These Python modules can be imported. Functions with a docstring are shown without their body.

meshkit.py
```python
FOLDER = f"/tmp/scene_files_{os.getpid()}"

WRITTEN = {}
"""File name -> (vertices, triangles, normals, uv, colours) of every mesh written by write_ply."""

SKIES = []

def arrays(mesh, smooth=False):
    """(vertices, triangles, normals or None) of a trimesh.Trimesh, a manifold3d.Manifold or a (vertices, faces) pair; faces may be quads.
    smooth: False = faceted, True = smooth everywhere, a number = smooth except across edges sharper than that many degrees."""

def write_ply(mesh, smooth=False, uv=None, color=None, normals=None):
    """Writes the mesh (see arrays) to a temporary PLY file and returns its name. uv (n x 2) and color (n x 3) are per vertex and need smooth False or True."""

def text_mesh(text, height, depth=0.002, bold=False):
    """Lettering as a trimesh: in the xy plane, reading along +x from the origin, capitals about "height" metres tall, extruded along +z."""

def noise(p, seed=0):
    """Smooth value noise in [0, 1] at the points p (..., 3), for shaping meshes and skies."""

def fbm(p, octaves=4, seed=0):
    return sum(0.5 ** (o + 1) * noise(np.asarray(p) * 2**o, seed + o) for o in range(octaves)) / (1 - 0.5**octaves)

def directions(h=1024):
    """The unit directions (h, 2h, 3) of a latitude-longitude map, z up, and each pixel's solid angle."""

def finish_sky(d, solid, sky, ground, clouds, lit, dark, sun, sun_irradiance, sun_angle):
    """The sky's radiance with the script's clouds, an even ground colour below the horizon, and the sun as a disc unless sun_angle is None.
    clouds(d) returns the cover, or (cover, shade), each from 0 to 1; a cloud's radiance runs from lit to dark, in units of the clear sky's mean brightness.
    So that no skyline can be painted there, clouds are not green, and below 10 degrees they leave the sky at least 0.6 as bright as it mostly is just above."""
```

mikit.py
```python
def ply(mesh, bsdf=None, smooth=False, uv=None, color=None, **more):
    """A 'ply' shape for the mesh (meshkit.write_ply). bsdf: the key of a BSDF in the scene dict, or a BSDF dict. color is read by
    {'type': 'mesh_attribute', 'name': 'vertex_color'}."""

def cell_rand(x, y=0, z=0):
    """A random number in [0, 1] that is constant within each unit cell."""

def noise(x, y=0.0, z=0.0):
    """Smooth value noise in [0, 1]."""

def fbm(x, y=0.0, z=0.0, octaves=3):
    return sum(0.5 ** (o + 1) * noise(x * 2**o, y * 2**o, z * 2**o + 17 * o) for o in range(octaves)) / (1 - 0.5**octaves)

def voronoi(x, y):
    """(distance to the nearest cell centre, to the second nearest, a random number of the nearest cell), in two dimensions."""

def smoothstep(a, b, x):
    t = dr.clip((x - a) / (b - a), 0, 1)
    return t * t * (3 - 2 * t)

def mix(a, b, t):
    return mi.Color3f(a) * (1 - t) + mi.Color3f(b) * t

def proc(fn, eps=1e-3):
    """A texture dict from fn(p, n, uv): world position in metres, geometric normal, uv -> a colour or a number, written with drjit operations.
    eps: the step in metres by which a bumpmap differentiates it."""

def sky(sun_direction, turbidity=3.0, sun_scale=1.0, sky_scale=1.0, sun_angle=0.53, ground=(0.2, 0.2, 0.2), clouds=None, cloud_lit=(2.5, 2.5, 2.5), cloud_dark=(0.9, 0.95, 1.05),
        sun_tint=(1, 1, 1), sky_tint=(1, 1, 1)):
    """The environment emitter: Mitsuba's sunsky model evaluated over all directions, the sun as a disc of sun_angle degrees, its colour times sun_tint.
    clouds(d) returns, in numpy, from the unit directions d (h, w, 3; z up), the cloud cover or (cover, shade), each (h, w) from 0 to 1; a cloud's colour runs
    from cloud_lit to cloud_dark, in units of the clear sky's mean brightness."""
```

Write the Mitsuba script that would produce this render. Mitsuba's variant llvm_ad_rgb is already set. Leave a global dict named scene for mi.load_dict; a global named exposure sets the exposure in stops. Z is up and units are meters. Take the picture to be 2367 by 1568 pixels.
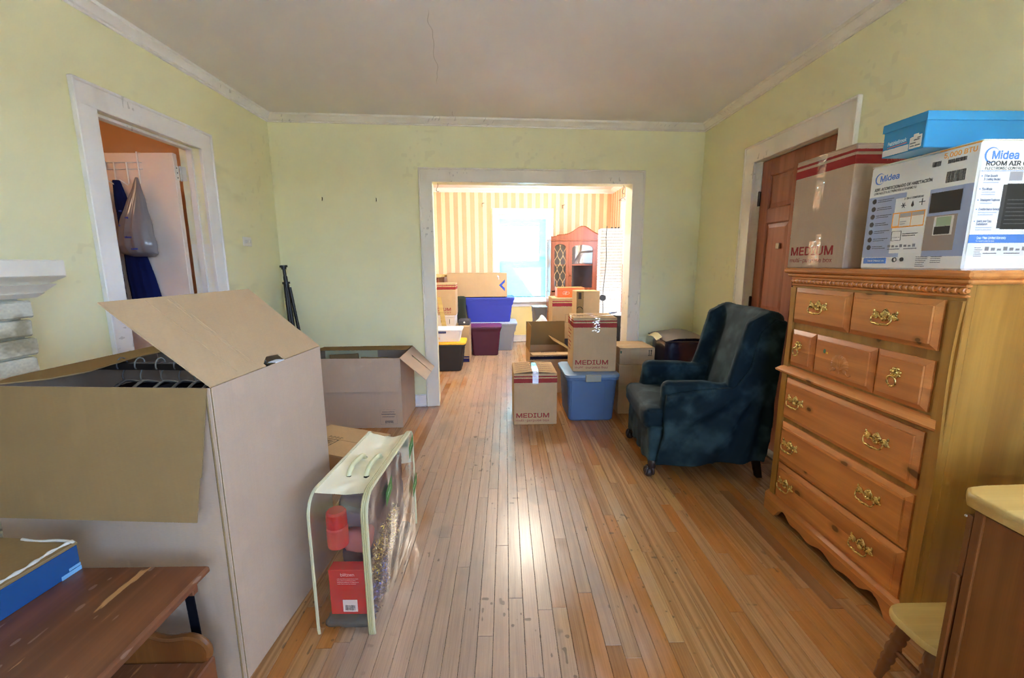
import math, random
import numpy as np, trimesh, drjit as dr, mitsuba as mi
import manifold3d as m3
from shapely.geometry import Polygon
import mikit, meshkit
from mikit import proc, noise, fbm, voronoi, cell_rand, smoothstep

random.seed(5)
rng = np.random.default_rng(5)
T4 = mi.ScalarTransform4f
PI = math.pi
scene, labels = {}, {}

# ---------------------------------------------------------------- camera, sky, sun, exposure
EYE = np.array([0, 0, 1.34])
YAW, PITCH, ROLL = 0.0138, 0.1727, 0.0053
FWD = np.array([math.sin(YAW) * math.cos(PITCH), math.cos(YAW) * math.cos(PITCH), -math.sin(PITCH)])
RGT = np.array([math.cos(YAW), -math.sin(YAW), 0.0])
DWN = np.cross(FWD, RGT)
DWN = -math.sin(ROLL) * RGT + math.cos(ROLL) * DWN
scene['camera'] = {'type': 'perspective', 'fov': 2 * math.degrees(math.atan(1183.5 / 1002.46)), 'fov_axis': 'x', 'near_clip': 0.05, 'far_clip': 200.0,
                   'to_world': T4().look_at(origin=EYE.tolist(), target=(EYE + FWD).tolist(), up=(-DWN).tolist())}
SUN = np.array([0.42, 0.56, 0.71]); SUN /= np.linalg.norm(SUN)
scene['sky'] = mikit.sky([0.3, -0.5, 0.8], turbidity=4.0, sun_scale=0.0, sky_scale=1.0, ground=(0.25, 0.25, 0.22), sky_tint=(0.90, 1.03, 1.26))
scene['sun'] = {'type': 'directional', 'direction': (-SUN).tolist(), 'irradiance': {'type': 'rgb', 'value': [1.9, 1.98, 2.05]}}
exposure = 6.0

# ---------------------------------------------------------------- helpers: colours and materials
def C(r, g, b):
    a = np.array([r, g, b], float) / 255
    return np.where(a < 0.04045, a / 12.92, ((a + 0.055) / 1.055) ** 2.4)

def K(c):
    return c if isinstance(c, mi.Color3f) else mi.Color3f(*[float(x) for x in c])

def mix(a, b, t):
    return K(a) * (1 - t) + K(b) * t

def rgb(c):
    return {'type': 'rgb', 'value': [float(x) for x in c]}

def principled(col, rough=0.5, spec=0.5, **k):
    return {'type': 'twosided', 'bsdf': {'type': 'principled', 'base_color': col if isinstance(col, dict) else rgb(col), 'roughness': rough, 'specular': spec, **k}}

VC = {'type': 'mesh_attribute', 'name': 'vertex_color'}
scene['paint_matte'] = {'type': 'twosided', 'bsdf': {'type': 'diffuse', 'reflectance': VC}}
scene['paint_satin'] = principled(VC, 0.42, 0.5)
scene['paint_gloss'] = principled(VC, 0.2, 0.5)
scene['metal_vc'] = {'type': 'principled', 'base_color': VC, 'roughness': 0.3, 'metallic': 0.95}

def wall_fn(base, stain, sx=0.0):
    def fn(p, n, uv):
        a, b = p.x + p.y * 0.93, p.z
        m = fbm(a * 1.3 + 3, b * 1.3, 2.0, 3)
        c = mix(base * 0.97, base * 1.02, m)
        s = smoothstep(0.62, 0.8, fbm(a * 2.6 + sx, b * 6.0, 7.0, 4)) * smoothstep(0.55, 0.75, noise(a * 1.1 + 9 + sx, b * 1.4))
        sp = smoothstep(0.80, 0.86, noise(a * 28, b * 30, 3.0)) * smoothstep(0.72, 0.82, noise(a * 3.1 + 5, b * 2.3, 1.0))
        return mix(c, stain, 0.16 * s + 0.10 * sp)
    return fn

YELLOW = C(230, 227, 186)
scene['wall_paint'] = {'type': 'twosided', 'bsdf': {'type': 'diffuse', 'reflectance': proc(wall_fn(YELLOW, C(150, 140, 112)))}}

def paper_fn(p, n, uv):
    s = p.x + p.y * 0.999
    t = dr.abs(((s / 0.145) - dr.floor(s / 0.145)) - 0.5) * 2
    c = mix(C(246, 216, 182), C(222, 178, 140), smoothstep(0.42, 0.5, t))
    fine = smoothstep(0.35, 0.65, noise(s * 260, p.z * 2.0, 1.0))
    c = c * (0.97 + 0.05 * fine)
    return dr.select(p.z > 0.70, c, K(C(242, 226, 160)))
scene['wallpaper'] = {'type': 'twosided', 'bsdf': {'type': 'diffuse', 'reflectance': proc(paper_fn)}}

def ceil_fn(p, n, uv):
    c = mix(C(226, 222, 218), C(231, 227, 223), fbm(p.x * 1.1, p.y * 1.1, 4.0, 3))
    w = 0.05 * (fbm(p.y * 3.0, 1.0, 2.0, 3) - 0.5)
    crack = 1 - smoothstep(0.0, 0.004, dr.abs(p.x + 0.36 + 0.02 * p.y + w * 2))
    crack = crack * smoothstep(0.45, 0.55, noise(p.y * 2.2, 4.0, 1.0))
    rough = smoothstep(0.045, 0.0, dr.abs(dr.sqrt(dr.square((p.x + 0.36) * 0.6) + dr.square((p.y - 1.97) * 1.2)) + 0.03 * (noise(p.x * 30, p.y * 30) - 0.5)))
    return mix(c, C(150, 140, 128), 0.45 * crack + 0.35 * rough)
scene['ceiling_paint'] = {'type': 'twosided', 'bsdf': {'type': 'diffuse', 'reflectance': proc(ceil_fn)}}

def trim_fn(base, dirt):
    def fn(p, n, uv):
        a, b = p.x + p.y * 0.9, p.z
        m = fbm(a * 5, b * 3, 1.0, 3)
        chips = smoothstep(0.83, 0.87, noise(a * 70, b * 40, 2.0)) * smoothstep(0.66, 0.8, noise(a * 4, b * 3, 5.0))
        c = mix(base * 0.95, base * 1.03, m)
        c = mix(c, dirt, 0.12 * smoothstep(0.6, 0.8, fbm(a * 9, b * 2.4, 8.0, 3)))
        return mix(c, dirt * 0.55, 0.4 * chips)
    return fn
scene['trim_white'] = principled(proc(trim_fn(C(226, 224, 220), C(180, 176, 166))), 0.4, 0.45)
scene['trim_cream'] = principled(proc(trim_fn(C(222, 216, 200), C(178, 168, 146))), 0.4, 0.45)

def cardboard_fn(base, sc=1.0):
    def fn(p, n, uv):
        h = p.x * 0.7 + p.y * 0.71
        fib = noise(h * 160 * sc, p.z * 700 * sc, (p.x - p.y) * 90)
        blot = fbm(p.x * 7, p.y * 7, p.z * 7, 3)
        flute = noise(h * 330, 1.0, p.z * 3.0)
        c = K(base) * (0.93 + 0.06 * fib + 0.08 * blot + 0.03 * flute)
        scuff = smoothstep(0.68, 0.74, fbm(h * 14 + 3, p.z * 9, p.x * 8, 3))
        return mix(c, base * 1.14, 0.3 * scuff)
    return fn
def cardboard(base):
    return {'type': 'twosided', 'bsdf': {'type': 'diffuse', 'reflectance': proc(cardboard_fn(base))}}
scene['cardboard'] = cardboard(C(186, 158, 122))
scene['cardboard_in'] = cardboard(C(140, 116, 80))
scene['cardboard_pink'] = cardboard(C(184, 162, 140))

def wood_fn(axis, light, dark, red, scale=1.0, knots=True, seed=0.0, board=0.14, worn=0.0):
    """axis: 0, 1, 2 = the direction of the grain"""
    def fn(p, n, uv):
        q = [p.x, p.y, p.z]
        al = q[axis]
        o = [q[i] for i in range(3) if i != axis]
        # two cross coordinates; a face shows one of them
        u, v = o[0] + seed, o[1] + seed * 1.7
        bd = dr.floor(u / board) + dr.floor(v / board) * 3.0
        tone = cell_rand(bd, 3.0 + seed, 1.0)
        warp = 0.05 * (fbm(al * 2.0 * scale, u * 5, v * 5 + bd, 3) - 0.5)
        r = fbm(al * 0.9 * scale + bd * 7, (u + warp) * 26 * scale, (v + warp) * 26 * scale, 3)
        f = noise(al * 7 * scale, u * 420 * scale, v * 420 * scale)
        c = mix(light, dark, 0.75 * smoothstep(0.25, 0.8, r))
        c = mix(c, red, 0.55 * smoothstep(0.5, 0.8, fbm(al * 0.8 + bd * 3.3, u * 6, v * 6, 2)))
        c = c * (0.90 + 0.16 * tone) * (0.95 + 0.09 * f)
        if knots:
            k, k2, w = voronoi(al * 4.5 + seed, (u + v) * 7.0 + bd)
            r0 = 0.045 + 0.07 * cell_rand(w * 997, 1.0, 2.0)
            on = dr.select(w > 0.78, 1.0, 0.0)
            c = mix(c, K(dark) * 0.6, 0.45 * on * (1 - smoothstep(r0, r0 * 2.2, k)))
            c = mix(c, K(dark) * 0.28, 0.85 * on * (1 - smoothstep(r0 * 0.6, r0, k)))
        if worn > 0:
            wn = smoothstep(0.60, 0.66, fbm(al * 8, u * 44, v * 44, 4)) * smoothstep(0.5, 0.62, noise(al * 4.1 + 4, u * 9 + 2, v * 5))
            c = mix(c, C(186, 140, 88), worn * wn)
            sc = smoothstep(0.78, 0.82, noise(al * 30, u * 60, v * 60))
            c = mix(c, C(170, 150, 130), 0.3 * worn * sc)
        return c
    return fn
PL, PD, PR = C(208, 138, 72), C(182, 110, 54), C(154, 80, 44)
scene['pine_y'] = principled(proc(wood_fn(1, PL, PD, PR, seed=0.37)), 0.3, 0.5)
scene['pine_z'] = principled(proc(wood_fn(2, C(164, 120, 54), C(140, 95, 40), C(128, 77, 33), seed=1.21)), 0.27, 0.5)
scene['maple_top'] = principled(proc(wood_fn(0, C(194, 167, 102), C(176, 145, 80), C(166, 128, 66), 1.0, False, 2.3)), 0.3, 0.5)
scene['desk_side'] = principled(proc(wood_fn(2, C(124, 78, 38), C(98, 58, 26), C(90, 48, 24), 1.0, False, 3.3)), 0.33, 0.5)
scene['red_door'] = principled(proc(wood_fn(2, C(158, 98, 70), C(144, 84, 56), C(134, 74, 48), 1.0, False, 4.1)), 0.3, 0.5)
scene['table_worn'] = principled(proc(wood_fn(1, C(118, 74, 48), C(92, 56, 38), C(84, 46, 30), 1.0, False, 5.7, 0.16, 0.85)), 0.3, 0.5)
scene['cherry'] = principled(proc(wood_fn(2, C(150, 78, 40), C(122, 58, 28), C(110, 48, 24), 1.0, False, 6.2)), 0.35, 0.5)

def floor_fn(p, n, uv):
    pid = dr.floor(uv.x)
    t1, t2 = cell_rand(pid, 1.0, 2.0), cell_rand(pid, 7.0, 3.0)
    x, y = p.x, p.y
    warp = 0.02 * (fbm(y * 2.4, x * 9, pid, 3) - 0.5)
    ring = fbm(y * 0.8 + pid * 3.7, (x + warp) * 90, pid, 3)
    fine = noise(y * 9, x * 700, pid)
    c = mix(C(204, 156, 102), C(176, 124, 74), smoothstep(0.3, 0.75, ring))
    c = mix(c, C(194, 122, 54), smoothstep(0.25, 0.9, t1) * 0.8)
    c = mix(c, C(150, 94, 54), smoothstep(0.8, 0.97, t2) * 0.7)
    c = mix(c, C(214, 166, 98), smoothstep(0.12, 0.0, t2) * 0.7)
    c = c * (0.86 + 0.2 * fine)
    # finish worn to grey-brown bare wood where people walk, some of the light there mixed into its colour: a blotchy trail with a ragged outline
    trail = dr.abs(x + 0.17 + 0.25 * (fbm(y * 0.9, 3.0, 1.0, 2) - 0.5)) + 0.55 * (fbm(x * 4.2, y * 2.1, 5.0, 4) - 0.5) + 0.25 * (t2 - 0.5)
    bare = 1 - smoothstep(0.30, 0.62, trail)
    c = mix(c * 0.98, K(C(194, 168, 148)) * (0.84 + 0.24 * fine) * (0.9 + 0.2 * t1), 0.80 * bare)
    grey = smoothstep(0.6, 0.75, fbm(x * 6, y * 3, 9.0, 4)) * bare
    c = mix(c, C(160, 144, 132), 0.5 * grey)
    spot = smoothstep(0.88, 0.92, noise(x * 60, y * 38, 2.0)) * smoothstep(0.55, 0.7, noise(x * 5, y * 4, 6.0))
    return mix(c, C(90, 70, 56), 0.55 * spot) * 0.68
def floor_rough(p, n, uv):
    return 0.17 + 0.16 * fbm(p.x * 5, p.y * 2.2, 3.0, 3) + 0.08 * noise(p.y * 9, p.x * 500, 1.0)
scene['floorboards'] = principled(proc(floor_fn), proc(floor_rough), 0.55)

def velvet_fn(p, n, uv):
    nap = fbm(p.x * 9, p.y * 9, p.z * 7, 4)
    f = noise(p.x * 500, p.y * 500, p.z * 500)
    return mix(C(13, 31, 38), C(46, 68, 73), smoothstep(0.40, 0.8, nap)) * (0.85 + 0.3 * f)
scene['velvet'] = {'type': 'twosided', 'bsdf': {'type': 'principled', 'base_color': proc(velvet_fn), 'roughness': 0.75, 'specular': 0.15, 'sheen': 1.0, 'sheen_tint': 0.2}}

def brass_fn(p, n, uv):
    return mix(C(232, 206, 130), C(150, 118, 62), smoothstep(0.5, 0.72, fbm(p.x * 120, p.y * 120, p.z * 120, 2)))
scene['brass'] = {'type': 'principled', 'base_color': proc(brass_fn), 'roughness': 0.22, 'metallic': 1.0}
def stone_fn(p, n, uv):
    m = fbm(p.x * 16, p.y * 16, p.z * 16, 4)
    return mix(C(206, 204, 186), C(160, 154, 130), smoothstep(0.4, 0.72, m)) * (0.9 + 0.2 * noise(p.x * 150, p.y * 150, p.z * 150))
scene['painted_stone'] = {'type': 'twosided', 'bsdf': {'type': 'diffuse', 'reflectance': proc(stone_fn)}}
scene['glass'] = {'type': 'thindielectric', 'int_ior': 1.5}
scene['clear_vinyl'] = {'type': 'thindielectric', 'int_ior': 1.9}
scene['tape'] = {'type': 'thindielectric', 'int_ior': 2.6}
scene['tape_film'] = principled(C(190, 166, 128), 0.14, 0.8)
scene['blind_slats'] = {'type': 'principledthin', 'base_color': rgb(C(150, 212, 216)), 'roughness': 0.6, 'diff_trans': 1.2}
scene['lamp_paper'] = {'type': 'principledthin', 'base_color': rgb(C(246, 242, 236)), 'roughness': 0.7, 'diff_trans': 0.9}
def plaid_fn(p, n, uv):
    s, z = p.x * 1.0 - p.y, p.z
    a = smoothstep(0.35, 0.5, dr.abs((s / 0.05 - dr.floor(s / 0.05)) - 0.5) * 2)
    b = smoothstep(0.35, 0.5, dr.abs((z / 0.05 - dr.floor(z / 0.05)) - 0.5) * 2)
    return mix(C(210, 196, 190), C(52, 36, 46), 0.5 * a + 0.5 * b)
scene['plaid'] = {'type': 'twosided', 'bsdf': {'type': 'diffuse', 'reflectance': proc(plaid_fn)}}

# ---------------------------------------------------------------- helpers: shapes
def nrm(v):
    v = np.asarray(v, float)
    return v / np.linalg.norm(v)

def frame(o, x, y, z=None):
    x = nrm(x); z = nrm(np.cross(x, y)) if z is None else nrm(z); y = np.cross(z, x)
    m = np.eye(4); m[:3, 0], m[:3, 1], m[:3, 2], m[:3, 3] = x, y, z, o
    return m

def rotz(o, a):
    a = math.radians(a)
    return frame(o, (math.cos(a), math.sin(a), 0), (-math.sin(a), math.cos(a), 0))

def xf(mesh, m):
    mesh = mesh.copy(); mesh.apply_transform(m); return mesh

def cat(*ms):
    l = []
    for m in ms:
        l.extend(m if isinstance(m, (list, tuple)) else [m])
    return trimesh.util.concatenate(l)

def box(lo, hi):
    lo, hi = np.minimum(lo, hi), np.maximum(lo, hi)
    return trimesh.creation.box(extents=hi - lo, transform=trimesh.transformations.translation_matrix((lo + hi) / 2))

_HF = None
def cbox(lo, hi, c=0.003):
    """a box with chamfered edges"""
    lo, hi = np.minimum(lo, hi).astype(float), np.maximum(lo, hi).astype(float)
    c = min(c, 0.45 * (hi - lo).min())
    pts = []
    for k in range(8):
        s = np.array([(k >> i) & 1 for i in range(3)])
        for ax in range(3):
            q = np.where(s == 1, hi - c, lo + c); q[ax] = hi[ax] if s[ax] else lo[ax]
            pts.append(q)
    return trimesh.convex.convex_hull(np.array(pts))

def hull(pts):
    return trimesh.convex.convex_hull(np.array(pts, float))

def tm(man):
    m = man.to_mesh()
    return trimesh.Trimesh(np.array(m.vert_properties[:, :3]), np.array(m.tri_verts), process=False)

def man(mesh):
    return m3.Manifold(m3.Mesh(vert_properties=np.array(mesh.vertices, np.float32), tri_verts=np.array(mesh.faces, np.uint32)))

def prism(poly, h, m=None, bevel=0):
    """polygon in xy extruded along z"""
    p = poly if isinstance(poly, Polygon) else Polygon(poly)
    g = trimesh.creation.extrude_polygon(p.buffer(0), h, engine='earcut')
    return g if m is None else xf(g, m)

def tube(points, r, sides=8, closed=False):
    p = np.asarray(points, float)
    n = len(p)
    t = np.roll(p, -1, 0) - np.roll(p, 1, 0) if closed else np.gradient(p, axis=0)
    t /= np.linalg.norm(t, axis=1, keepdims=True) + 1e-12
    a = np.cross(t[0], [0.0, 0, 1] if abs(t[0][2]) < 0.9 else [1.0, 0, 0]); a /= np.linalg.norm(a)
    A = []
    for k in range(n):
        a = a - t[k] * (a @ t[k]); a /= np.linalg.norm(a); A.append(a)
    A = np.array(A); B = np.cross(t, A)
    r = np.broadcast_to(r, (n,))
    ang = np.arange(sides) * 2 * PI / sides
    v = p[:, None] + r[:, None, None] * (np.cos(ang)[None, :, None] * A[:, None] + np.sin(ang)[None, :, None] * B[:, None])
    f = []
    m = n if closed else n - 1
    for i in range(m):
        for j in range(sides):
            a0, a1 = i * sides + j, i * sides + (j + 1) % sides
            b0, b1 = ((i + 1) % n) * sides + j, ((i + 1) % n) * sides + (j + 1) % sides
            f += [[a0, a1, b1], [a0, b1, b0]]
    v = v.reshape(-1, 3)
    if not closed:
        c0, c1 = len(v), len(v) + 1
        v = np.vstack([v, p[0], p[-1]])
        for j in range(sides):
            f.append([c0, (j + 1) % sides, j]); f.append([c1, (n - 1) * sides + j, (n - 1) * sides + (j + 1) % sides])
    return trimesh.Trimesh(v, f, process=False)

def lathe(prof, n=24):
    """profile (r, z) list around z"""
    prof = np.asarray(prof, float)
    ang = np.arange(n) * 2 * PI / n
    v = np.array([[r * math.cos(a), r * math.sin(a), z] for r, z in prof for a in ang])
    f = []
    for i in range(len(prof) - 1):
        for j in range(n):
            a0, a1, b0, b1 = i * n + j, i * n + (j + 1) % n, (i + 1) * n + j, (i + 1) * n + (j + 1) % n
            f += [[a0, a1, b1], [a0, b1, b0]]
    return trimesh.Trimesh(v, f, process=False)

def cyl(p, q, r, n=16):
    p, q = np.asarray(p, float), np.asarray(q, float)
    return tube([p, q], r, n)

def ball(c, r, sub=1):
    m = trimesh.creation.icosphere(subdivisions=sub, radius=1.0)
    m.apply_scale(r if np.ndim(r) == 0 else np.asarray(r, float)); m.apply_translation(c)
    return m

def spline(pts, n=24):
    from scipy.interpolate import CubicSpline
    pts = np.asarray(pts, float)
    d = np.r_[0, np.cumsum(np.linalg.norm(np.diff(pts, axis=0), axis=1))]
    return CubicSpline(d, pts, axis=0)(np.linspace(0, d[-1], n))

def nets(f, lo, hi, h):
    """surface nets of the implicit f(P) < 0 (P: n x 3) over the box lo..hi with cell size h"""
    lo, hi = np.asarray(lo, float), np.asarray(hi, float)
    n = np.ceil((hi - lo) / h).astype(int) + 1
    ax = [lo[i] + h * np.arange(n[i]) for i in range(3)]
    G = np.stack(np.meshgrid(*ax, indexing='ij'), -1)
    F = f(G.reshape(-1, 3)).reshape(n)
    F = np.where(F == 0, 1e-9, F)
    S = F < 0
    c = n - 1
    acc, cnt = np.zeros((*c, 3)), np.zeros(c)
    for axis in range(3):
        for a in (0, 1):
            for b in (0, 1):
                o = [a, b]; o.insert(axis, 0); o1 = list(o); o1[axis] = 1
                s0 = tuple(slice(o[i], o[i] + c[i]) for i in range(3)); s1 = tuple(slice(o1[i], o1[i] + c[i]) for i in range(3))
                x = S[s0] != S[s1]
                t = F[s0] / np.where(x, F[s0] - F[s1], 1)
                pos = np.zeros((*c, 3)); pos[...] = o; pos[..., axis] += t
                acc += np.where(x[..., None], pos, 0); cnt += x
    idx = -np.ones(c, int)
    on = cnt > 0
    idx[on] = np.arange(on.sum())
    base = np.stack(np.meshgrid(*[np.arange(k) for k in c], indexing='ij'), -1)
    V = lo + h * (base[on] + acc[on] / cnt[on][:, None])
    Q = []
    for axis in range(3):
        u, w = (axis + 1) % 3, (axis + 2) % 3
        s0 = [slice(1, c[i]) for i in range(3)]; s0[axis] = slice(0, c[axis])
        s1 = list(s0); s1[axis] = slice(1, c[axis] + 1)
        x = S[tuple(s0)] != S[tuple(s1)]
        k = np.argwhere(x)
        off = np.array([1, 1, 1]); off[axis] = 0
        k = k + off
        def at(du, dw):
            q = k.copy(); q[:, u] -= du; q[:, w] -= dw
            return idx[q[:, 0], q[:, 1], q[:, 2]]
        q = np.stack([at(1, 1), at(0, 1), at(0, 0), at(1, 0)], -1)
        flip = ~S[tuple(s0)][x]
        q[flip] = q[flip][:, ::-1]
        Q.append(q)
    Q = np.vstack(Q)
    return trimesh.Trimesh(V, np.vstack([Q[:, [0, 1, 2]], Q[:, [0, 2, 3]]]), process=False)

def sd_box(P, c, half, r=0.0):
    q = np.abs(P - np.asarray(c)) - (np.asarray(half) - r)
    return np.linalg.norm(np.maximum(q, 0), axis=1) + np.minimum(q.max(1), 0) - r

def smin(a, b, k):
    h = np.clip(0.5 + 0.5 * (b - a) / k, 0, 1)
    return b * (1 - h) + a * h - k * h * (1 - h)

# ---------------------------------------------------------------- helpers: scene entries
PLACE = np.eye(4)
def add(key, mesh, bsdf, smooth=False, col=None, uv=None, **lab):
    if isinstance(mesh, (list, tuple)):
        mesh = cat(*mesh)
    k, i = key, 0
    while k in scene:
        i += 1; k = f'{key}_{i:03d}'
    if not np.allclose(PLACE, np.eye(4)):
        mesh = xf(mesh, PLACE)
    c = None
    if col is not None:
        if smooth not in (False, True):
            mesh = trimesh.graph.smooth_shade(mesh, angle=math.radians(smooth), facet_minarea=None); smooth = True
        c = np.tile(np.asarray(col, float), (len(mesh.vertices), 1))
    scene[k] = mikit.ply(mesh, bsdf, smooth=smooth, uv=uv, color=c)
    if lab:
        labels[k] = {a: b for a, b in lab.items()}
    return k

def thing(key, label, category, group=None):
    k, i = key, 0
    while k in labels or any(s == k or s.startswith(k + '__') for s in scene):
        i += 1; k = f'{key}_{i:03d}'
    labels[k] = {'label': label, 'category': category}
    if group:
        labels[k]['group'] = group
    return k

class at:
    """everything added inside is placed by the matrix"""
    def __init__(s, m): s.m = m
    def __enter__(s):
        global PLACE
        s.old = PLACE; PLACE = s.old @ s.m
    def __exit__(s, *a):
        global PLACE
        PLACE = s.old

def struct(key, mesh, bsdf, smooth=False, label=None, **k):
    kk = add(key, mesh, bsdf, smooth, **k)
    labels[kk] = {'kind': 'structure'}
    if label: labels[kk]['label'] = label
    return kk

def text(s, h, o, x, y, depth=0.0006, bold=False, width=None):
    """lettering of capital height h from the point o, reading along x, up along y"""
    m = meshkit.text_mesh(s, h, depth, bold)
    if width:
        m.apply_scale([width / max(1e-9, m.vertices[:, 0].max()), 1, 1])
    return xf(m, frame(o, x, y))

def plate(o, x, y, w, h, t=0.0006):
    """thin printed or taped rectangle on a surface: from o, w along x, h along y, standing t proud"""
    return xf(box((0, 0, 0), (w, h, t)), frame(o, x, y))

# ================================================================ the rooms
XL, XR, YB0, SL = -1.978, 1.8365, 4.055, 0.0789
YW0 = 7.40                       # dining room window wall at x = 0
BA = math.degrees(math.atan(SL)); BK = math.sqrt(1 + SL * SL)
WB = rotz((0, YB0, 0), BA)       # back wall of the front room: x along the wall, y away from the camera
WW = rotz((0, YW0, 0), BA)
CZ, CZD = 2.575, 2.54
YF = -1.5
def yb(x): return YB0 + SL * x
def yw(x): return YW0 + SL * x

def wall_mesh(x0, x1, z1, t, holes=(), z0=0.0):
    m = man(box((x0, 0, z0), (x1, t, z1)))
    for a, b, c, d in holes:
        m = m - man(box((a, -0.1, c), (b, t + 0.1, d)))
    return tm(m)

def along_y(x, sign):
    """frame with its x along +y of the world and its y pointing out of the room"""
    return frame((x, 0, 0), (0, 1, 0), (sign, 0, 0), (0, 0, -sign)) if False else np.array([[0, sign, 0, x], [1, 0, 0, 0], [0, 0, 1, 0], [0, 0, 0, 1.0]])

def fix(mesh):
    if mesh.is_watertight and mesh.volume < 0:
        mesh.invert()
    return mesh

LW, RW = along_y(XL, -1), along_y(XR, 1)
LO, RO = (2.269, 3.005, 0, 2.085), (2.491, 3.318, 0, 2.062)
OP = (-0.646 * BK, 1.172 * BK, 0, 2.055)
struct('wall_left', fix(xf(wall_mesh(YF - 0.2, 3.93, 2.62, 0.13, [(LO[0], LO[1], -1, LO[3])]), LW)), 'wall_paint', label='pale yellow painted wall with the closet doorway and scuff marks')
RWO = (-0.55, 0.60, 1.20, 2.22)
struct('wall_right', fix(xf(wall_mesh(YF - 0.2, 4.25, 2.62, 0.15, [(RO[0], RO[1], -1, RO[3]), RWO]), RW)), 'wall_paint', label='yellow painted wall behind the chest of drawers')
struct('wall_back', xf(wall_mesh(-2.25, 2.1, 2.62, 0.16, [(OP[0], OP[1], -1, OP[3])]), WB), 'wall_paint', label='yellow painted wall with the wide cased opening to the next room')
FWO = [(0.05, 1.70, 0.95, 2.22)]
wf = np.array([[1, 0, 0, 0], [0, -1, 0, YF], [0, 0, 1, 0], [0, 0, 0, 1.0]])
struct('wall_front', fix(xf(wall_mesh(XL - 0.2, XR + 0.2, 2.62, 0.15, FWO), wf)), 'wall_paint')
# dining room
XDL, XDR = -1.95, 1.80
struct('wall_dining_left', box((XDL - 0.14, 4.06, 0), (XDL, 7.5, 2.62)), 'wallpaper')
DWO = (5.05, 6.80, 0.90, 2.22)
struct('wall_dining_right', fix(xf(wall_mesh(4.2, 7.75, 2.62, 0.15, [DWO]), along_y(XDR, 1))), 'wallpaper', label='peach striped wallpaper wall right of the china cabinet')
WWO = (-0.115, 0.705, 0.70, 2.135)
struct('wall_dining_back', xf(wall_mesh(-2.2, 2.1, 2.62, 0.15, [WWO]), WW), 'wallpaper', label='peach striped wallpaper wall around the far window')
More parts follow.
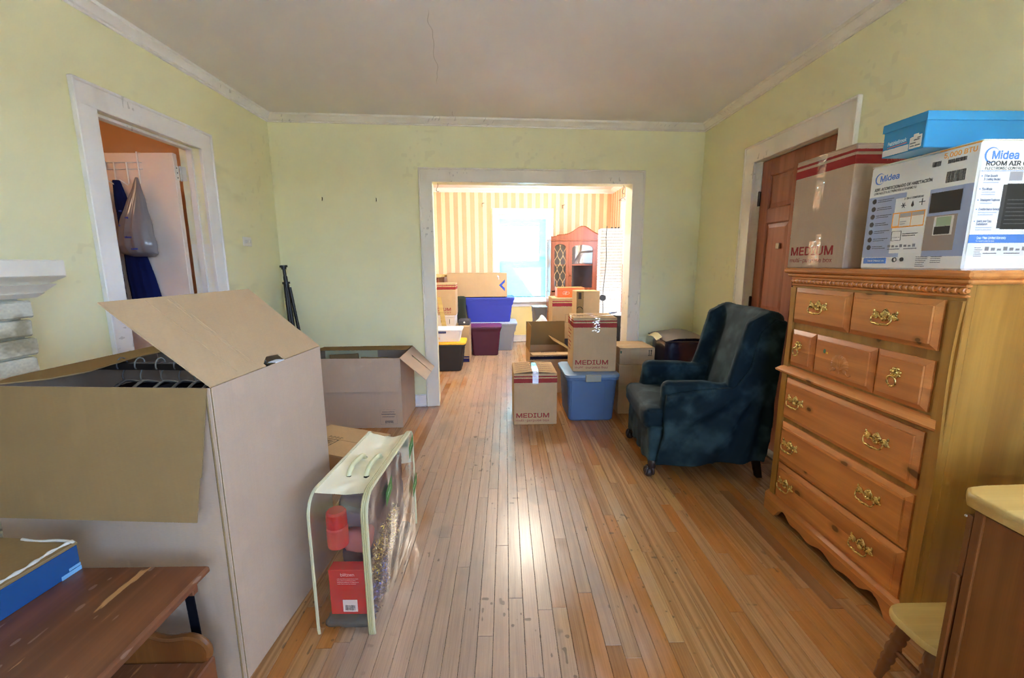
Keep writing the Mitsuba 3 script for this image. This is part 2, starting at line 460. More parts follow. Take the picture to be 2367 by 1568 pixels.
# closet
xc = XL - 0.13
clos = C(218, 182, 140)
for lo, hi in (((-3.5, 1.5, 0), (-3.4, 3.5, 2.6)), ((-3.5, 1.4, 0), (xc, 1.5, 2.6)), ((-3.5, 3.4, 0), (xc, 3.5, 2.6))):
    struct('wall_closet', box(lo, hi), 'paint_matte', col=clos)
struct('ceiling', cat(box((-2.3, YF - 0.3, CZ), (2.2, 3.92, CZ + 0.1)), xf(box((-2.3, -0.4, CZ), (2.2, 0.1, CZ + 0.1)), WB)), 'ceiling_paint', label='off-white plaster ceiling with a hairline crack and a patched spot')
struct('ceiling_dining', xf(box((-2.3, 0.12, CZD), (2.3, 3.6, CZD + 0.1)), WB), 'paint_matte', col=C(236, 232, 224))
struct('ceiling_closet', box((-3.5, 1.4, 2.5), (xc - 0.001, 3.5, 2.6)), 'paint_matte', col=C(232, 190, 140))

# ---- crown mouldings
def crown(L0, L1, z):
    pr = [(0, -0.064), (0.010, -0.064), (0.012, -0.054), (0.020, -0.050), (0.024, -0.040), (0.036, -0.026), (0.044, -0.018), (0.050, -0.016), (0.053, -0.004), (0.053, 0.0), (0, 0.0)]
    n = len(pr)
    v = [(x, -d, z + h) for x in (L0, L1) for d, h in pr]
    f = []
    for i in range(n):
        j = (i + 1) % n
        f += [[i, j, n + j], [i, n + j, n + i]]
    f += [[0, i + 1, i] for i in range(1, n - 1)] + [[n, n + i, n + i + 1] for i in range(1, n - 1)]
    m = trimesh.Trimesh(np.array(v), np.array(f), process=False); m.fix_normals()
    return m
struct('trim_1', fix(xf(crown(YF, 3.90, CZ), LW)), 'trim_white', 25, label='white crown moulding along the left wall')
struct('trim_2', fix(xf(crown(YF, 4.20, CZ), RW)), 'trim_cream', 25, label='cream crown moulding along the right wall')
struct('trim_3', xf(crown(XL * BK, XR * BK, CZ), WB), 'trim_cream', 25, label='cream crown moulding above the cased opening')
struct('trim_4', xf(crown(-1.95, 1.82, CZD + 0.002), WW), 'trim_white', 25, label='white crown moulding in the far room')
struct('trim_5', fix(xf(crown(4.3, 7.54, CZD + 0.002), along_y(XDR, 1))), 'trim_white', 25)

# ---- baseboards
def base(L0, L1, h=0.118):
    return cat(cbox((L0, -0.016, 0), (L1, 0, h - 0.012), 0.002), cbox((L0, -0.020, h - 0.012), (L1, 0, h), 0.004), cbox((L0, -0.03, 0), (L1, -0.014, 0.018), 0.006))
for L0, L1, M, nm, mt in ((XL * BK, -0.765, WB, 'back_left', 'trim_white'), (1.285, XR * BK, WB, 'back_right', 'trim_cream'), (YF, 2.155, LW, 'left', 'trim_white'), (3.12, 3.88, LW, 'left_far', 'trim_white'),
                          (YF, 2.37, RW, 'right', 'trim_cream'), (3.446, 4.19, RW, 'right_far', 'trim_cream'), (-1.9, 1.8, WW, 'dining_back', 'trim_white'), (4.4, 7.5, along_y(XDR, 1), 'dining_right', 'trim_white')):
    struct('baseboard_' + nm, fix(xf(base(L0, L1), M)), mt, label='white baseboard at the foot of the wall' if nm == 'back_left' else None)

# ---- door and opening casings: trim with its boards as parts
def casing(key, M, a, b, top, w, mat, depth, label, wt=None):
    wt = wt or w
    k = key
    labels[k] = {'kind': 'structure', 'label': label}
    with at(M):
        bead = lambda lo, hi: cbox(lo, hi, 0.004)
        flip = np.linalg.det(M[:3, :3]) < 0
        g = (lambda m: (m.invert(), m)[1]) if flip else (lambda m: m)
        add(k + '__side_board', g(cat(cbox((a - w, -0.020, 0), (a + 0.006, 0, top), 0.003), bead((a - w - 0.004, -0.027, 0), (a - w + 0.012, 0, top + wt)))), mat)
        add(k + '__side_board', g(cat(cbox((b - 0.006, -0.020, 0), (b + w, 0, top), 0.003), bead((b + w - 0.012, -0.027, 0), (b + w + 0.004, 0, top + wt)))), mat)
        add(k + '__head_board', g(cat(cbox((a - w + 0.012, -0.0205, top - 0.006), (b + w - 0.012, 0, top + wt), 0.003), bead((a - w - 0.004, -0.028, top + wt - 0.012), (b + w + 0.004, 0, top + wt + 0.004)))), mat)
        add(k + '__jamb', g(cbox((a - 0.02, -0.001, 0), (a, depth, top), 0.002)), mat)
        add(k + '__jamb', g(cbox((b, -0.001, 0), (b + 0.02, depth, top), 0.002)), mat)
        add(k + '__head_jamb', g(cbox((a - 0.02, -0.001, top - 0.0), (b + 0.02, depth, top + 0.02), 0.002)), mat)
    return k
casing('trim_6', WB, OP[0], OP[1], OP[3], 0.108, 'trim_cream', 0.165, 'cream painted casing around the wide opening to the next room')
casing('trim_7', LW, LO[0], LO[1], LO[3], 0.105, 'trim_white', 0.13, 'white painted casing around the closet doorway')
casing('trim_8', RW, RO[0], RO[1], RO[3], 0.118, 'trim_cream', 0.10, 'cream painted casing around the wooden door')
with at(LW):   # door stops in the closet jamb
    for lo, hi in (((LO[1] - 0.014, 0.045, 0), (LO[1], 0.078, LO[3])), ((LO[0], 0.045, 0), (LO[0] + 0.014, 0.078, LO[3])), ((LO[0], 0.045, LO[3] - 0.014), (LO[1], 0.078, LO[3]))):
        add('trim_7__stop', fix(box(lo, hi)), 'trim_white')
# far-room side of the opening
with at(WB):
    add('trim_6__far_board', cbox((OP[0] - 0.1, 0.16, 0), (OP[0], 0.18, 2.15), 0.003), 'trim_white')
    add('trim_6__far_board', cbox((OP[1], 0.16, 0), (OP[1] + 0.1, 0.18, 2.15), 0.003), 'trim_white')

# ---- closet door, standing open into the closet
k = 'door_1'
labels[k] = {'kind': 'structure', 'label': 'white painted closet door standing open into the closet'}
add(k + '__leaf', cbox((-2.83, 2.948, 0.012), (-2.112, 2.984, 2.045), 0.003), 'paint_satin', col=C(226, 214, 204))
def hinge(z, x=-2.112):
    m = [cbox((x - 0.001, 2.950, z - 0.045), (x + 0.0025, 2.984, z + 0.045), 0.001), cbox((x + 0.004, 3.0015, z - 0.045), (x + 0.036, 3.0035, z + 0.045), 0.001), cyl((x + 0.006, 2.992, z - 0.047), (x + 0.006, 2.992, z + 0.047), 0.006, 10)]
    for i in range(-2, 3):
        m.append(ball((x + 0.006, 2.992, z + i * 0.019), (0.0072, 0.0072, 0.0035), 1))
    return m
for z in (1.925, 0.22):
    add(k + '__hinge', hinge(z), 'paint_satin', 30, col=C(216, 214, 206))
    add(k + '__hinge_screw', [ball((-2.1085, 2.967, z + d), (0.002, 0.004, 0.004)) for d in (-0.03, 0, 0.03)], 'metal_vc', True, col=C(70, 64, 60))

# ---- six-panel wooden door in the right wall
k = 'door_2'
labels[k] = {'kind': 'structure', 'label': 'reddish stained six-panel wooden door in the right wall'}
DX = XR + 0.052
ya, yb_, zt = RO[0] + 0.004, RO[1] - 0.004, RO[3] - 0.004
add(k + '__leaf', box((DX + 0.012, ya, 0.008), (DX + 0.034, yb_, zt)), 'red_door')
add(k + '__edge_shadow_board', box((DX + 0.034, ya, 0.008), (DX + 0.040, yb_, zt)), 'red_door')  # unseen board added behind the leaf for the shadow at its edges
yc = (ya + yb_) / 2
rows = [(0.23, 0.86), (0.99, 1.615), (1.715, 1.945)]
cols = [(ya + 0.105, yc - 0.05), (yc + 0.05, yb_ - 0.105)]
for a_, b_ in ((ya, cols[0][0]), (cols[0][1], cols[1][0]), (cols[1][1], yb_)):
    add(k + '__stile', cbox((DX, a_, 0.008), (DX + 0.02, b_, zt), 0.003), 'red_door')
for a_, b_ in ((0.008, 0.23), (0.86, 0.99), (1.615, 1.715), (1.945, zt)):
    for c_, d_ in cols:
        add(k + '__rail', cbox((DX + 0.0004, c_ - 0.002, a_), (DX + 0.02, d_ + 0.002, b_), 0.003), 'red_door')
for z0, z1 in rows:
    for c_, d_ in cols:
        o, i, e = 0.006, 0.035, 0.012
        P = [(DX + e, c_ + o, z0 + o), (DX + e, d_ - o, z0 + o), (DX + e, d_ - o, z1 - o), (DX + e, c_ + o, z1 - o)]
        Q = [(DX + 0.004, c_ + i, z0 + i), (DX + 0.004, d_ - i, z0 + i), (DX + 0.004, d_ - i, z1 - i), (DX + 0.004, c_ + i, z1 - i)]
        add(k + '__panel', hull(P + Q), 'red_door')
        g = 0.014
        add(k + '__panel_molding', cat(*[tube([P_, Q_], 0.006, 6) for P_, Q_ in zip([(DX + 0.010, c_, z0), (DX + 0.010, d_, z0), (DX + 0.010, d_, z1), (DX + 0.010, c_, z1)], [(DX + 0.010, d_, z0), (DX + 0.010, d_, z1), (DX + 0.010, c_, z1), (DX + 0.010, c_, z0)])]), 'red_door', True)
for z in (1.80, 1.03, 0.22):
    add(k + '__hinge', [cbox((DX - 0.004, RO[1] - 0.012, z - 0.05), (DX + 0.001, RO[1] + 0.0, z + 0.05), 0.001), cyl((DX - 0.008, RO[1] - 0.002, z - 0.052), (DX - 0.008, RO[1] - 0.002, z + 0.052), 0.008, 10)], 'metal_vc', 30, col=C(58, 46, 38))
add(k + '__latch', [cbox((DX - 0.012, yc + 0.115, 1.43), (DX, yc + 0.15, 1.47), 0.002)], 'metal_vc', col=C(170, 160, 140))
add(k + '__threshold', box((XR - 0.02, RO[0], 0), (XR + 0.12, RO[1], 0.012)), 'paint_satin', col=C(170, 164, 150))
struct('wall_outside_door', box((XR + 0.16, 2.3, -0.1), (XR + 0.2, 3.5, 2.3)), 'paint_matte', col=C(150, 150, 145))

# ---- windows
def window(key, M, hole, depth, label, mat='trim_white', cas=0.10, two=True, pane=True, sill=True):
    a, b, z0, z1 = hole
    labels[key] = {'kind': 'structure', 'label': label}
    flip = np.linalg.det(M[:3, :3]) < 0
    g = (lambda m: (m.invert(), m)[1]) if flip else (lambda m: m)
    with at(M):
        for lo, hi in (((a - cas, -0.022, z0 - 0.02), (a + 0.004, 0, z1 + cas)), ((b - 0.004, -0.022, z0 - 0.02), (b + cas, 0, z1 + cas)), ((a, -0.0225, z1 - 0.004), (b, 0, z1 + cas))):
            add(key + '__casing', g(cbox(lo, hi, 0.003)), mat)
        if sill:
            add(key + '__sill', g(cbox((a - cas - 0.03, -0.06, z0 - 0.022), (b + cas + 0.03, 0.05, z0 + 0.002), 0.006)), mat)
            add(key + '__apron', g(cbox((a - cas, -0.018, z0 - 0.09), (b + cas, 0, z0 - 0.022), 0.003)), mat)
        zm = (z0 + z1) / 2
        for (c, d, y) in ((z0, zm + 0.02, 0.07), (zm - 0.02, z1, 0.105)):
            s = 0.045
            fr = cat(cbox((a, y, c), (a + s, y + 0.032, d), 0.003), cbox((b - s, y, c), (b, y + 0.032, d), 0.003), cbox((a + s, y, c), (b - s, y + 0.032, c + s), 0.003), cbox((a + s, y, d - 0.04), (b - s, y + 0.032, d), 0.003))
            sash = add(key + '__sash', g(fr), mat)
            if pane:
                q = trimesh.Trimesh([(a + s, y + 0.016, c + s), (b - s, y + 0.016, c + s), (b - s, y + 0.016, d - 0.04), (a + s, y + 0.016, d - 0.04)], [[0, 1, 2], [0, 2, 3]], process=False)
                add(sash + '__pane', q, 'glass')
window('window_1', WW, WWO, 0.15, 'white framed window in the far wall, blown out by daylight')
window('window_2', along_y(XDR, 1), DWO, 0.15, 'white framed window in the right wall of the far room')
for i, h in enumerate(FWO):
    window(f'window_{i + 3}', wf, h, 0.15, 'white framed window behind the photographer')
window('window_4', RW, RWO, 0.15, 'white framed window in the right wall beside the photographer')

struct('ground', box((-30, -30, -0.8), (30, 40, -0.6)), 'paint_matte', col=C(150, 151, 152))
# ---- floor
labels['floor'] = {'kind': 'structure', 'label': 'worn narrow strip oak floor running towards the far room'}
add('floor', cat(box((-3.5, YF - 0.2, -0.06), (2.1, 8.2, -0.0035))), 'paint_matte', col=C(46, 32, 24))
def plank(x0, x1, y0, y1, pid, dz):
    c = 0.0011
    v = [(x0, y0, -0.005), (x1, y0, -0.005), (x1, y1, -0.005), (x0, y1, -0.005), (x0, y0, dz - c), (x1, y0, dz - c), (x1, y1, dz - c), (x0, y1, dz - c),
         (x0 + c, y0 + c, dz), (x1 - c, y0 + c, dz), (x1 - c, y1 - c, dz), (x0 + c, y1 - c, dz)]
    q = [(8, 9, 10, 11)] + [(4 + i, 4 + (i + 1) % 4, 8 + (i + 1) % 4, 8 + i) for i in range(4)] + [(i, (i + 1) % 4, 4 + (i + 1) % 4, 4 + i) for i in range(4)]
    f = [t for a, b, c_, d in q for t in ((a, b, c_), (a, c_, d))]
    v = np.array(v)
    uv = np.stack([pid + 0.1 + 0.8 * (v[:, 0] - x0) / (x1 - x0), v[:, 1]], -1)
    return trimesh.Trimesh(v, f, process=False), uv
planks, pid = [], 0
pr = np.random.default_rng(11)
PWID = 0.0572
for i in range(int((2.0 + 2.0) / PWID) + 1):
    x0 = -2.0 + i * PWID
    y = YF - pr.uniform(0, 0.8)
    while y < 8.0:
        L = float(np.clip(pr.gamma(3.0, 0.32), 0.25, 2.2))
        a_, b_ = max(y, YF), min(y + L, 7.62)
        if b_ - a_ > 0.02:
            m, uv = plank(x0 + 0.0005, x0 + PWID - 0.0005, a_ + 0.0005, b_ - 0.0005, pid, 0.0006 * pr.uniform(-1, 0))
            # size in the picture, for choosing which boards are entries of their own
            mid = np.array([x0 + PWID / 2, np.clip((a_ + b_) / 2, 0.9, 9), 0]) - EYE
            z = mid @ FWD; u = mid @ RGT / z; w = mid @ DWN / z
            seen = (abs(u) < 1.25) and (w < 0.85) and b_ > 1.2
            # boards under the tall carton, the chest and behind the closet wall are hardly seen
            if x0 < -1.0 and a_ < 3.2: seen = False
            if x0 > 1.42 and a_ < 2.3: seen = False
            planks.append((PWID * (b_ - max(a_, 1.2)) / z ** 2 * 1.0 if seen else 0, m, uv)); pid += 1
        y += L
planks.sort(key=lambda t: -t[0])
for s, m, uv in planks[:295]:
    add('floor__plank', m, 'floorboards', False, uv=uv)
rest = planks[295:]
off, V, F, U = 0, [], [], []
for s, m, uv in rest:
    V.append(m.vertices); F.append(m.faces + off); U.append(uv); off += len(m.vertices)
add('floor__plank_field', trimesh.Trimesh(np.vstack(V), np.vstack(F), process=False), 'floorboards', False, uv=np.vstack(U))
labels['floor__plank_field'] = {'kind': 'stuff'}

# ================================================================ cartons and tubs: builders
RED = C(150, 62, 60)
INK = C(60, 54, 50)
def carton(label, M, size, group=None, mat='cardboard', key='cardboard_box', top=True, seam='x', tape=True, tilt=None, c=0.004):
    """closed carton; M: frame of its front lower left corner, x along the front, y into depth, z up"""
    w, d, h = size
    k = thing(key, label, 'box', group)
    with at(M):
        t = 0.004
        add(k + '__body', cbox((0, 0, 0), (w, d, h - t), c), mat)
        if top:
            g = 0.0015
            if seam == 'x':
                fl = [((0.001, 0.001), (w - 0.001, d / 2 - g)), ((0.001, d / 2 + g), (w - 0.001, d - 0.001))]
            else:
                fl = [((0.001, 0.001), (w / 2 - g, d - 0.001)), ((w / 2 + g, 0.001), (w - 0.001, d - 0.001))]
            for n_, (a, b) in enumerate(fl):
                m = cbox((a[0], a[1], h - t), (b[0], b[1], h), 0.0015)
                if tilt:
                    v = m.vertices
                    dist = (v[:, 0] - (0 if n_ == 0 else w)) if seam == 'y' else (v[:, 1] - (0 if n_ == 0 else d))
                    m.vertices[:, 2] += np.abs(dist) * tilt[n_]
                add(k + '__flap', m, mat)
        if tape:
            if seam == 'x':
                add(k + '__tape', [plate((0.0, d / 2 - 0.025, h), (1, 0, 0), (0, 1, 0), w, 0.05, 0.0008), plate((-0.0008, d / 2 - 0.025, h - 0.09), (0, 1, 0), (0, 0, 1), 0.05, 0.0905, 0.0008)], 'tape')
            else:
                zt = h + (w / 2 * tilt[0] if tilt else 0)
                add(k + '__tape', [plate((w / 2 - 0.025, 0.0, zt), (1, 0, 0), (0, 1, 0), 0.05, d, 0.0008), plate((w / 2 - 0.025, -0.0008, h - 0.09), (1, 0, 0), (0, 0, 1), 0.05, zt - h + 0.0905, 0.0008)], 'tape')
    return k

def medium_print(k, M, w, d, h, front=True, left=False, right=False, ptext=False):
    """the red bands and lettering of the moving boxes"""
    th = w * 0.135
    with at(M):
        def face(o, x, L, lettered):
            x = np.array(x, float); up = np.array([0, 0, 1.0]); n = np.cross(x, up)
            o = np.array(o, float) + n * 0.0002
            add(k + '__printed_band', [plate(o + up * (h - 0.034), x, up, L, 0.011, 0.0005), plate(o + up * (h - 0.082), x, up, L, 0.036, 0.0005)], 'paint_matte', col=RED)
            if lettered:
                add(k + '__lettering', [text('MEDIUM', L * 0.105, o + x * 0.04 * L + up * 0.062, x, up, 0.0005, True, L * 0.78), text('multi-purpose box', L * 0.052, o + x * 0.04 * L + up * 0.028, x, up, 0.0005, False, L * 0.78)], 'paint_matte', col=RED)
        if front: face((0, 0, 0), (1, 0, 0), w, True)
        if left: face((0, d, 0), (0, -1, 0), d, True)
        if right: face((w, 0, 0), (0, 1, 0), d, False)
        if ptext:   # packing notes on the left face
            o = np.array([-0.0002, d, 0.0]); x, up = np.array([0, -1.0, 0]), np.array([0, 0, 1.0])
            add(k + '__printed_lines', [plate(o + x * (0.12 * d) + up * (h * (0.72 - 0.075 * i)), x, up, d * (0.5 - 0.07 * (i % 3)), 0.008, 0.0005) for i in range(6)], 'paint_matte', col=RED)

def taper_box(w0, d0, w1, d1, z0, z1, r0, r1, n=6):
    """rounded-rectangle loft centred on the origin"""
    def ring(w, d, r, z):
        pts = []
        for cx, cy, a0 in ((w / 2 - r, d / 2 - r, 0), (-w / 2 + r, d / 2 - r, 90), (-w / 2 + r, -d / 2 + r, 180), (w / 2 - r, -d / 2 + r, 270)):
            for i in range(n + 1):
                a = math.radians(a0 + 90 * i / n)
                pts.append((cx + r * math.cos(a), cy + r * math.sin(a), z))
        return np.array(pts)
    return ring(w0, d0, r0, z0), ring(w1, d1, r1, z1)

def loft(rings, cap0=True, cap1=True):
    n = len(rings[0]); v = np.vstack(rings); f = []
    for i in range(len(rings) - 1):
        for j in range(n):
            a0, a1, b0, b1 = i * n + j, i * n + (j + 1) % n, (i + 1) * n + j, (i + 1) * n + (j + 1) % n
            f += [[a0, a1, b1], [a0, b1, b0]]
    if cap0:
        v = np.vstack([v, rings[0].mean(0)]); c = len(v) - 1
        f += [[c, (j + 1) % n, j] for j in range(n)]
    if cap1:
        o = (len(rings) - 1) * n
        v = np.vstack([v, rings[-1].mean(0)]); c = len(v) - 1
        f += [[c, o + j, o + (j + 1) % n] for j in range(n)]
    return trimesh.Trimesh(v, f, process=False)

def rring(w, d, r, z, n=5):
    return taper_box(w, d, w, d, z, z, r, r, n)[0]

def tote(label, M, w, d, h, body, lid=None, group=None, key='storage_tote', ribs=0, taper=0.86, hcol=None, band=None):
    """plastic tub centred on M's origin: tapered body, rim, lid, latches"""
    k = thing(key, label, 'storage tote', group)
    with at(M):
        r = 0.04
        lh = 0.035 if lid is not None else 0
        rings = [rring(w * taper - 0.02, d * taper - 0.02, r, 0.0), rring(w * taper, d * taper, r, 0.012)]
        if band:
            zb = h * band
            f = taper + (0.95 - taper) * band
            rings += [rring(w * f, d * f, r, zb), rring(w * (f + 0.04), d * (f + 0.04), r, zb + 0.012)]
            rings += [rring(w * 0.985, d * 0.985, r, h - lh - 0.022)]
        else:
            rings += [rring(w * 0.95, d * 0.95, r, h - lh - 0.03)]
        rings += [rring(w, d, r + 0.008, h - lh - 0.018), rring(w, d, r + 0.008, h - lh)]
        if lid is None:
            rings += [rring(w - 0.012, d - 0.012, r, h), rring(w * taper - 0.03, d * taper - 0.03, r, 0.03)]
        add(k + '__tub', loft(rings), 'paint_satin', 35, col=body)
        for i in range(ribs):
            x = (i - (ribs - 1) / 2) * w * 0.62 / max(ribs - 1, 1)
            zt_ = h * (band or 0.86) - 0.01
            f1 = taper + (0.95 - taper) * (band or 0.86)
            P = [(x + sx, -s, z) for sx in (-0.035, 0.035) for s, z in ((d * taper / 2 + 0.003, 0.03), (d * f1 / 2 + 0.003, zt_), (d * taper / 2 - 0.02, 0.03), (d * f1 / 2 - 0.02, zt_))]
            add(k + '__rib', hull(P), 'paint_satin', 30, col=body)
        if lid is not None:
            add(k + '__lid', loft([rring(w + 0.004, d + 0.004, r + 0.01, h - lh + 0.001), rring(w + 0.012, d + 0.012, r + 0.012, h - lh + 0.006), rring(w + 0.01, d + 0.01, r + 0.012, h - 0.012), rring(w - 0.02, d - 0.02, r, h - 0.004), rring(w - 0.09, d - 0.09, r, h - 0.004), rring(w - 0.11, d - 0.11, r, h - 0.0), rring(w - 0.2, d - 0.2, r * 0.9, h)]), 'paint_satin', 35, col=lid)
        if hcol is not None:
            for s in (-1, 1):
                add(k + '__latch', cbox((-0.065, s * (d / 2 + 0.001), h - lh - 0.03), (0.065, s * (d / 2 + 0.022), h - 0.004), 0.005), 'paint_satin', col=hcol)
    return k

# ================================================================ chest of drawers
ch = thing('chest_of_drawers', 'tall honey pine chest of drawers with ornate brass pulls against the right wall', 'chest of drawers')
CX = 1.45                     # plane of its front
Y0, Y1 = 1.34, 2.185
add(ch + '__top', [cbox((CX - 0.035, Y0 - 0.03, 1.286), (XR - 0.004, Y1 + 0.03, 1.310), 0.007), cbox((CX - 0.022, Y0 - 0.018, 1.268), (XR - 0.004, Y1 + 0.018, 1.287), 0.006)], 'pine_y', 20)
add(ch + '__side_panel', cbox((CX + 0.02, Y0, 0.08), (XR - 0.012, Y0 + 0.02, 1.27), 0.002), 'pine_z')
add(ch + '__side_panel', cbox((CX + 0.02, Y1 - 0.02, 0.08), (XR - 0.012, Y1, 1.27), 0.002), 'pine_z')
add(ch + '__back_panel', box((XR - 0.014, Y0, 0.06), (XR - 0.006, Y1, 1.27)), 'pine_z')
add(ch + '__face_frame', cbox((CX, Y0 + 0.001, 0.06), (CX + 0.03, Y1 - 0.001, 1.27), 0.002), 'pine_z')
def pilaster(y0, y1, sgn):
    # a strip with a scalloped outer edge down the corner of the front
    zz = np.linspace(0.10, 1.215, 80)
    e = 0.006 * np.sin((zz - 0.1) / 1.115 * 2 * PI * 1.0) + 0.004 * np.cos(zz * 9)
    out = y0 if sgn < 0 else y1
    inn = y1 if sgn < 0 else y0
    pts = [(out + sgn * x, z) for x, z in zip(e, zz)] + [(inn, zz[-1]), (inn, zz[0])]
    return xf(prism(pts, 0.014), frame((CX + 0.004, 0, 0), (0, 1, 0), (0, 0, 1), (1, 0, 0)) @ np.diag([1, 1, -1, 1]))
add(ch + '__pilaster', fix(pilaster(Y0 + 0.004, Y0 + 0.045, -1)), 'pine_z')
add(ch + '__pilaster', fix(pilaster(Y1 - 0.045, Y1 - 0.004, 1)), 'pine_z')
bead = [cyl((CX - 0.004, Y0 + 0.0, 1.247), (CX - 0.004, Y1, 1.247), 0.007, 10)]
for i in range(34):
    y = Y0 + 0.013 + i * (Y1 - Y0 - 0.026) / 33
    bead.append(tube([(CX - 0.004, y - 0.0085, 1.247), (CX - 0.004, y - 0.006, 1.247), (CX - 0.004, y + 0.006, 1.247), (CX - 0.004, y + 0.0085, 1.247)], [0.006, 0.0105, 0.0105, 0.006], 10))
add(ch + '__bead_molding', bead, 'pine_y', 40)
add(ch + '__frieze_molding', [cbox((CX - 0.006, Y0, 1.224), (CX + 0.01, Y1, 1.236), 0.004), cbox((CX - 0.010, Y0, 1.256), (CX + 0.01, Y1, 1.268), 0.003)], 'pine_y', 25)
# waist moulding, mitred back at its ends
pr_ = [(0.0, 0.772), (-0.018, 0.776), (-0.034, 0.784), (-0.036, 0.792), (-0.026, 0.798), (-0.022, 0.806), (-0.006, 0.815), (0.0, 0.818)]
add(ch + '__waist_molding', hull([(CX + x, y, z) for x, z in pr_ for y in (Y0 + 0.035 + x * 1.0, Y1 - 0.02 - x * 1.0)]), 'pine_y', 30)
# scalloped base
yy = np.linspace(Y0 - 0.012, Y1 + 0.012, 120)
t_ = (yy - yy[0]) / (yy[-1] - yy[0])
s_ = np.minimum(t_, 1 - t_)
zb = np.where(s_ < 0.105, 0.0, np.where(s_ < 0.17, 0.055 * np.sin((s_ - 0.105) / 0.065 * PI / 2), 0.055 - 0.018 * np.clip((s_ - 0.2) / 0.05, 0, 1) - 0.012 * np.sin(np.clip((s_ - 0.25) / 0.25, 0, 1) * PI) + 0.006 * np.cos((s_ - 0.17) * 40)))
pts = list(zip(yy, zb)) + [(yy[-1], 0.086), (yy[0], 0.086)]
add(ch + '__base_skirt', [fix(xf(prism(pts, 0.022), frame((CX - 0.024, 0, 0), (0, 1, 0), (0, 0, 1), (1, 0, 0)))), hull([(CX + x, y, z) for x, z in ((-0.024, 0.086), (0.0, 0.086), (0.0, 0.106), (-0.006, 0.106), (-0.012, 0.098), (-0.024, 0.092)) for y in (Y0 - 0.012, Y1 + 0.012)]),
    cbox((CX - 0.002, Y0 - 0.014, 0.0), (XR - 0.02, Y0 + 0.008, 0.09), 0.003), cbox((CX - 0.002, Y1 - 0.008, 0.0), (XR - 0.02, Y1 + 0.014, 0.09), 0.003)], 'pine_y', 25)

def brass_pull(s=1.0):
    """bail pull in the plane x = 0 facing -x; y across, z up"""
    m = []
    # palmette of five lobes over a boss
    for i in range(-2, 3):
        a = i * 0.36
        L = 0.026 - 0.003 * abs(i)
        p = [(0, 0, 0), (-0.005, math.sin(a) * L * 0.5, math.cos(a) * L * 0.5), (-0.004, math.sin(a) * L, 0.002 + math.cos(a) * L)]
        m.append(tube(p, [0.002, 0.0035, 0.0045], 7)); m.append(ball(p[-1], 0.0046))
    rim = [(-0.002, 0.019 * math.sin(a), 0.004 + 0.029 * math.cos(a) * (1 + 0.10 * math.cos(5 * a))) for a in np.linspace(-1.9, 1.9, 25)]
    m.append(tube(rim, 0.0026, 7)); m.append(ball((-0.006, 0, -0.002), (0.007, 0.011, 0.009)))
    for s_ in (-1, 1):
        c = s_ * 0.040
        m.append(ball((-0.003, c, 0.010), (0.006, 0.010, 0.010)))
        for j in range(6):
            a = j * PI / 3 + 0.3
            m.append(ball((-0.0035, c + 0.0105 * math.cos(a), 0.010 + 0.0105 * math.sin(a)), (0.004, 0.005, 0.005)))
        m.append(ball((-0.003, c + s_ * 0.010, 0.026), (0.004, 0.004, 0.007))); m.append(ball((-0.003, c + s_ * 0.015, 0.002), (0.004, 0.005, 0.004)))
        m.append(tube(spline([(-0.003, c + s_ * 0.006, 0.016), (-0.004, c - s_ * 0.008, 0.020), (-0.004, s_ * 0.022, 0.006), (-0.003, s_ * 0.012, 0.0)], 10), 0.0028, 6))
        m.append(tube([(-0.002, c, 0.008), (-0.016, c, 0.006)], 0.004, 8))
    b = spline([(-0.014, -0.040, 0.008), (-0.018, -0.044, -0.006), (-0.020, -0.030, -0.020), (-0.021, -0.012, -0.019), (-0.021, 0, -0.023), (-0.021, 0.012, -0.019), (-0.020, 0.030, -0.020), (-0.018, 0.044, -0.006), (-0.014, 0.040, 0.008)], 36)
    m.append(tube(b, 0.0034 + 0.0012 * np.cos(np.linspace(-PI, PI, 36)), 8))
    for y in (-0.012, 0.012):
        m.append(ball((-0.021, y, -0.020), 0.0055))
    g = cat(*m); g.apply_scale(s)
    return g
def brass_knob():
    """drop pull: rosette above a hanging ring"""
    m = [ball((-0.005, 0, 0.014), (0.008, 0.012, 0.010))]
    for j in range(7):
        a = j * 2 * PI / 7 + 0.2
        m.append(ball((-0.004, 0.017 * math.cos(a), 0.014 + 0.015 * math.sin(a)), (0.005, 0.007, 0.006)))
        m.append(tube([(-0.006, 0, 0.014), (-0.005, 0.017 * math.cos(a), 0.014 + 0.015 * math.sin(a))], 0.0026, 6))
    m.append(tube([(0, 0, 0.002), (-0.018, 0, 0.0)], 0.005, 8))
    ring = [(-0.017 - 0.002 * math.cos(a), 0.018 * math.sin(a), -0.017 + 0.019 * math.cos(a)) for a in np.linspace(0, 2 * PI, 28)[:-1]]
    m.append(tube(ring, 0.0036, 8, True)); m.append(ball((-0.017, 0, -0.036), (0.005, 0.007, 0.0045)))
    return cat(*m)
def drawer_front(y0, y1, z0, z1, xo, d=0.024, edges='lrtb', lip=0.022):
    """raised panel: a flat back edge, a small step and a bevel on the named edges"""
    l, r, t, b = [lip if e in edges else 0.004 for e in 'lrtb']
    P = lambda x, f: [(x, y0 + r * f, z0 + b * f), (x, y1 - l * f, z0 + b * f), (x, y1 - l * f, z1 - t * f), (x, y0 + r * f, z1 - t * f)]
    a = hull(P(xo, 0) + P(xo - d * 0.35, 0) + P(xo - d * 0.75, 0.85) )
    return cat(a, hull(P(xo - d * 0.5, 0.9) + P(xo - d, 1.0)))
PULL, KNOB = brass_pull(), brass_knob()
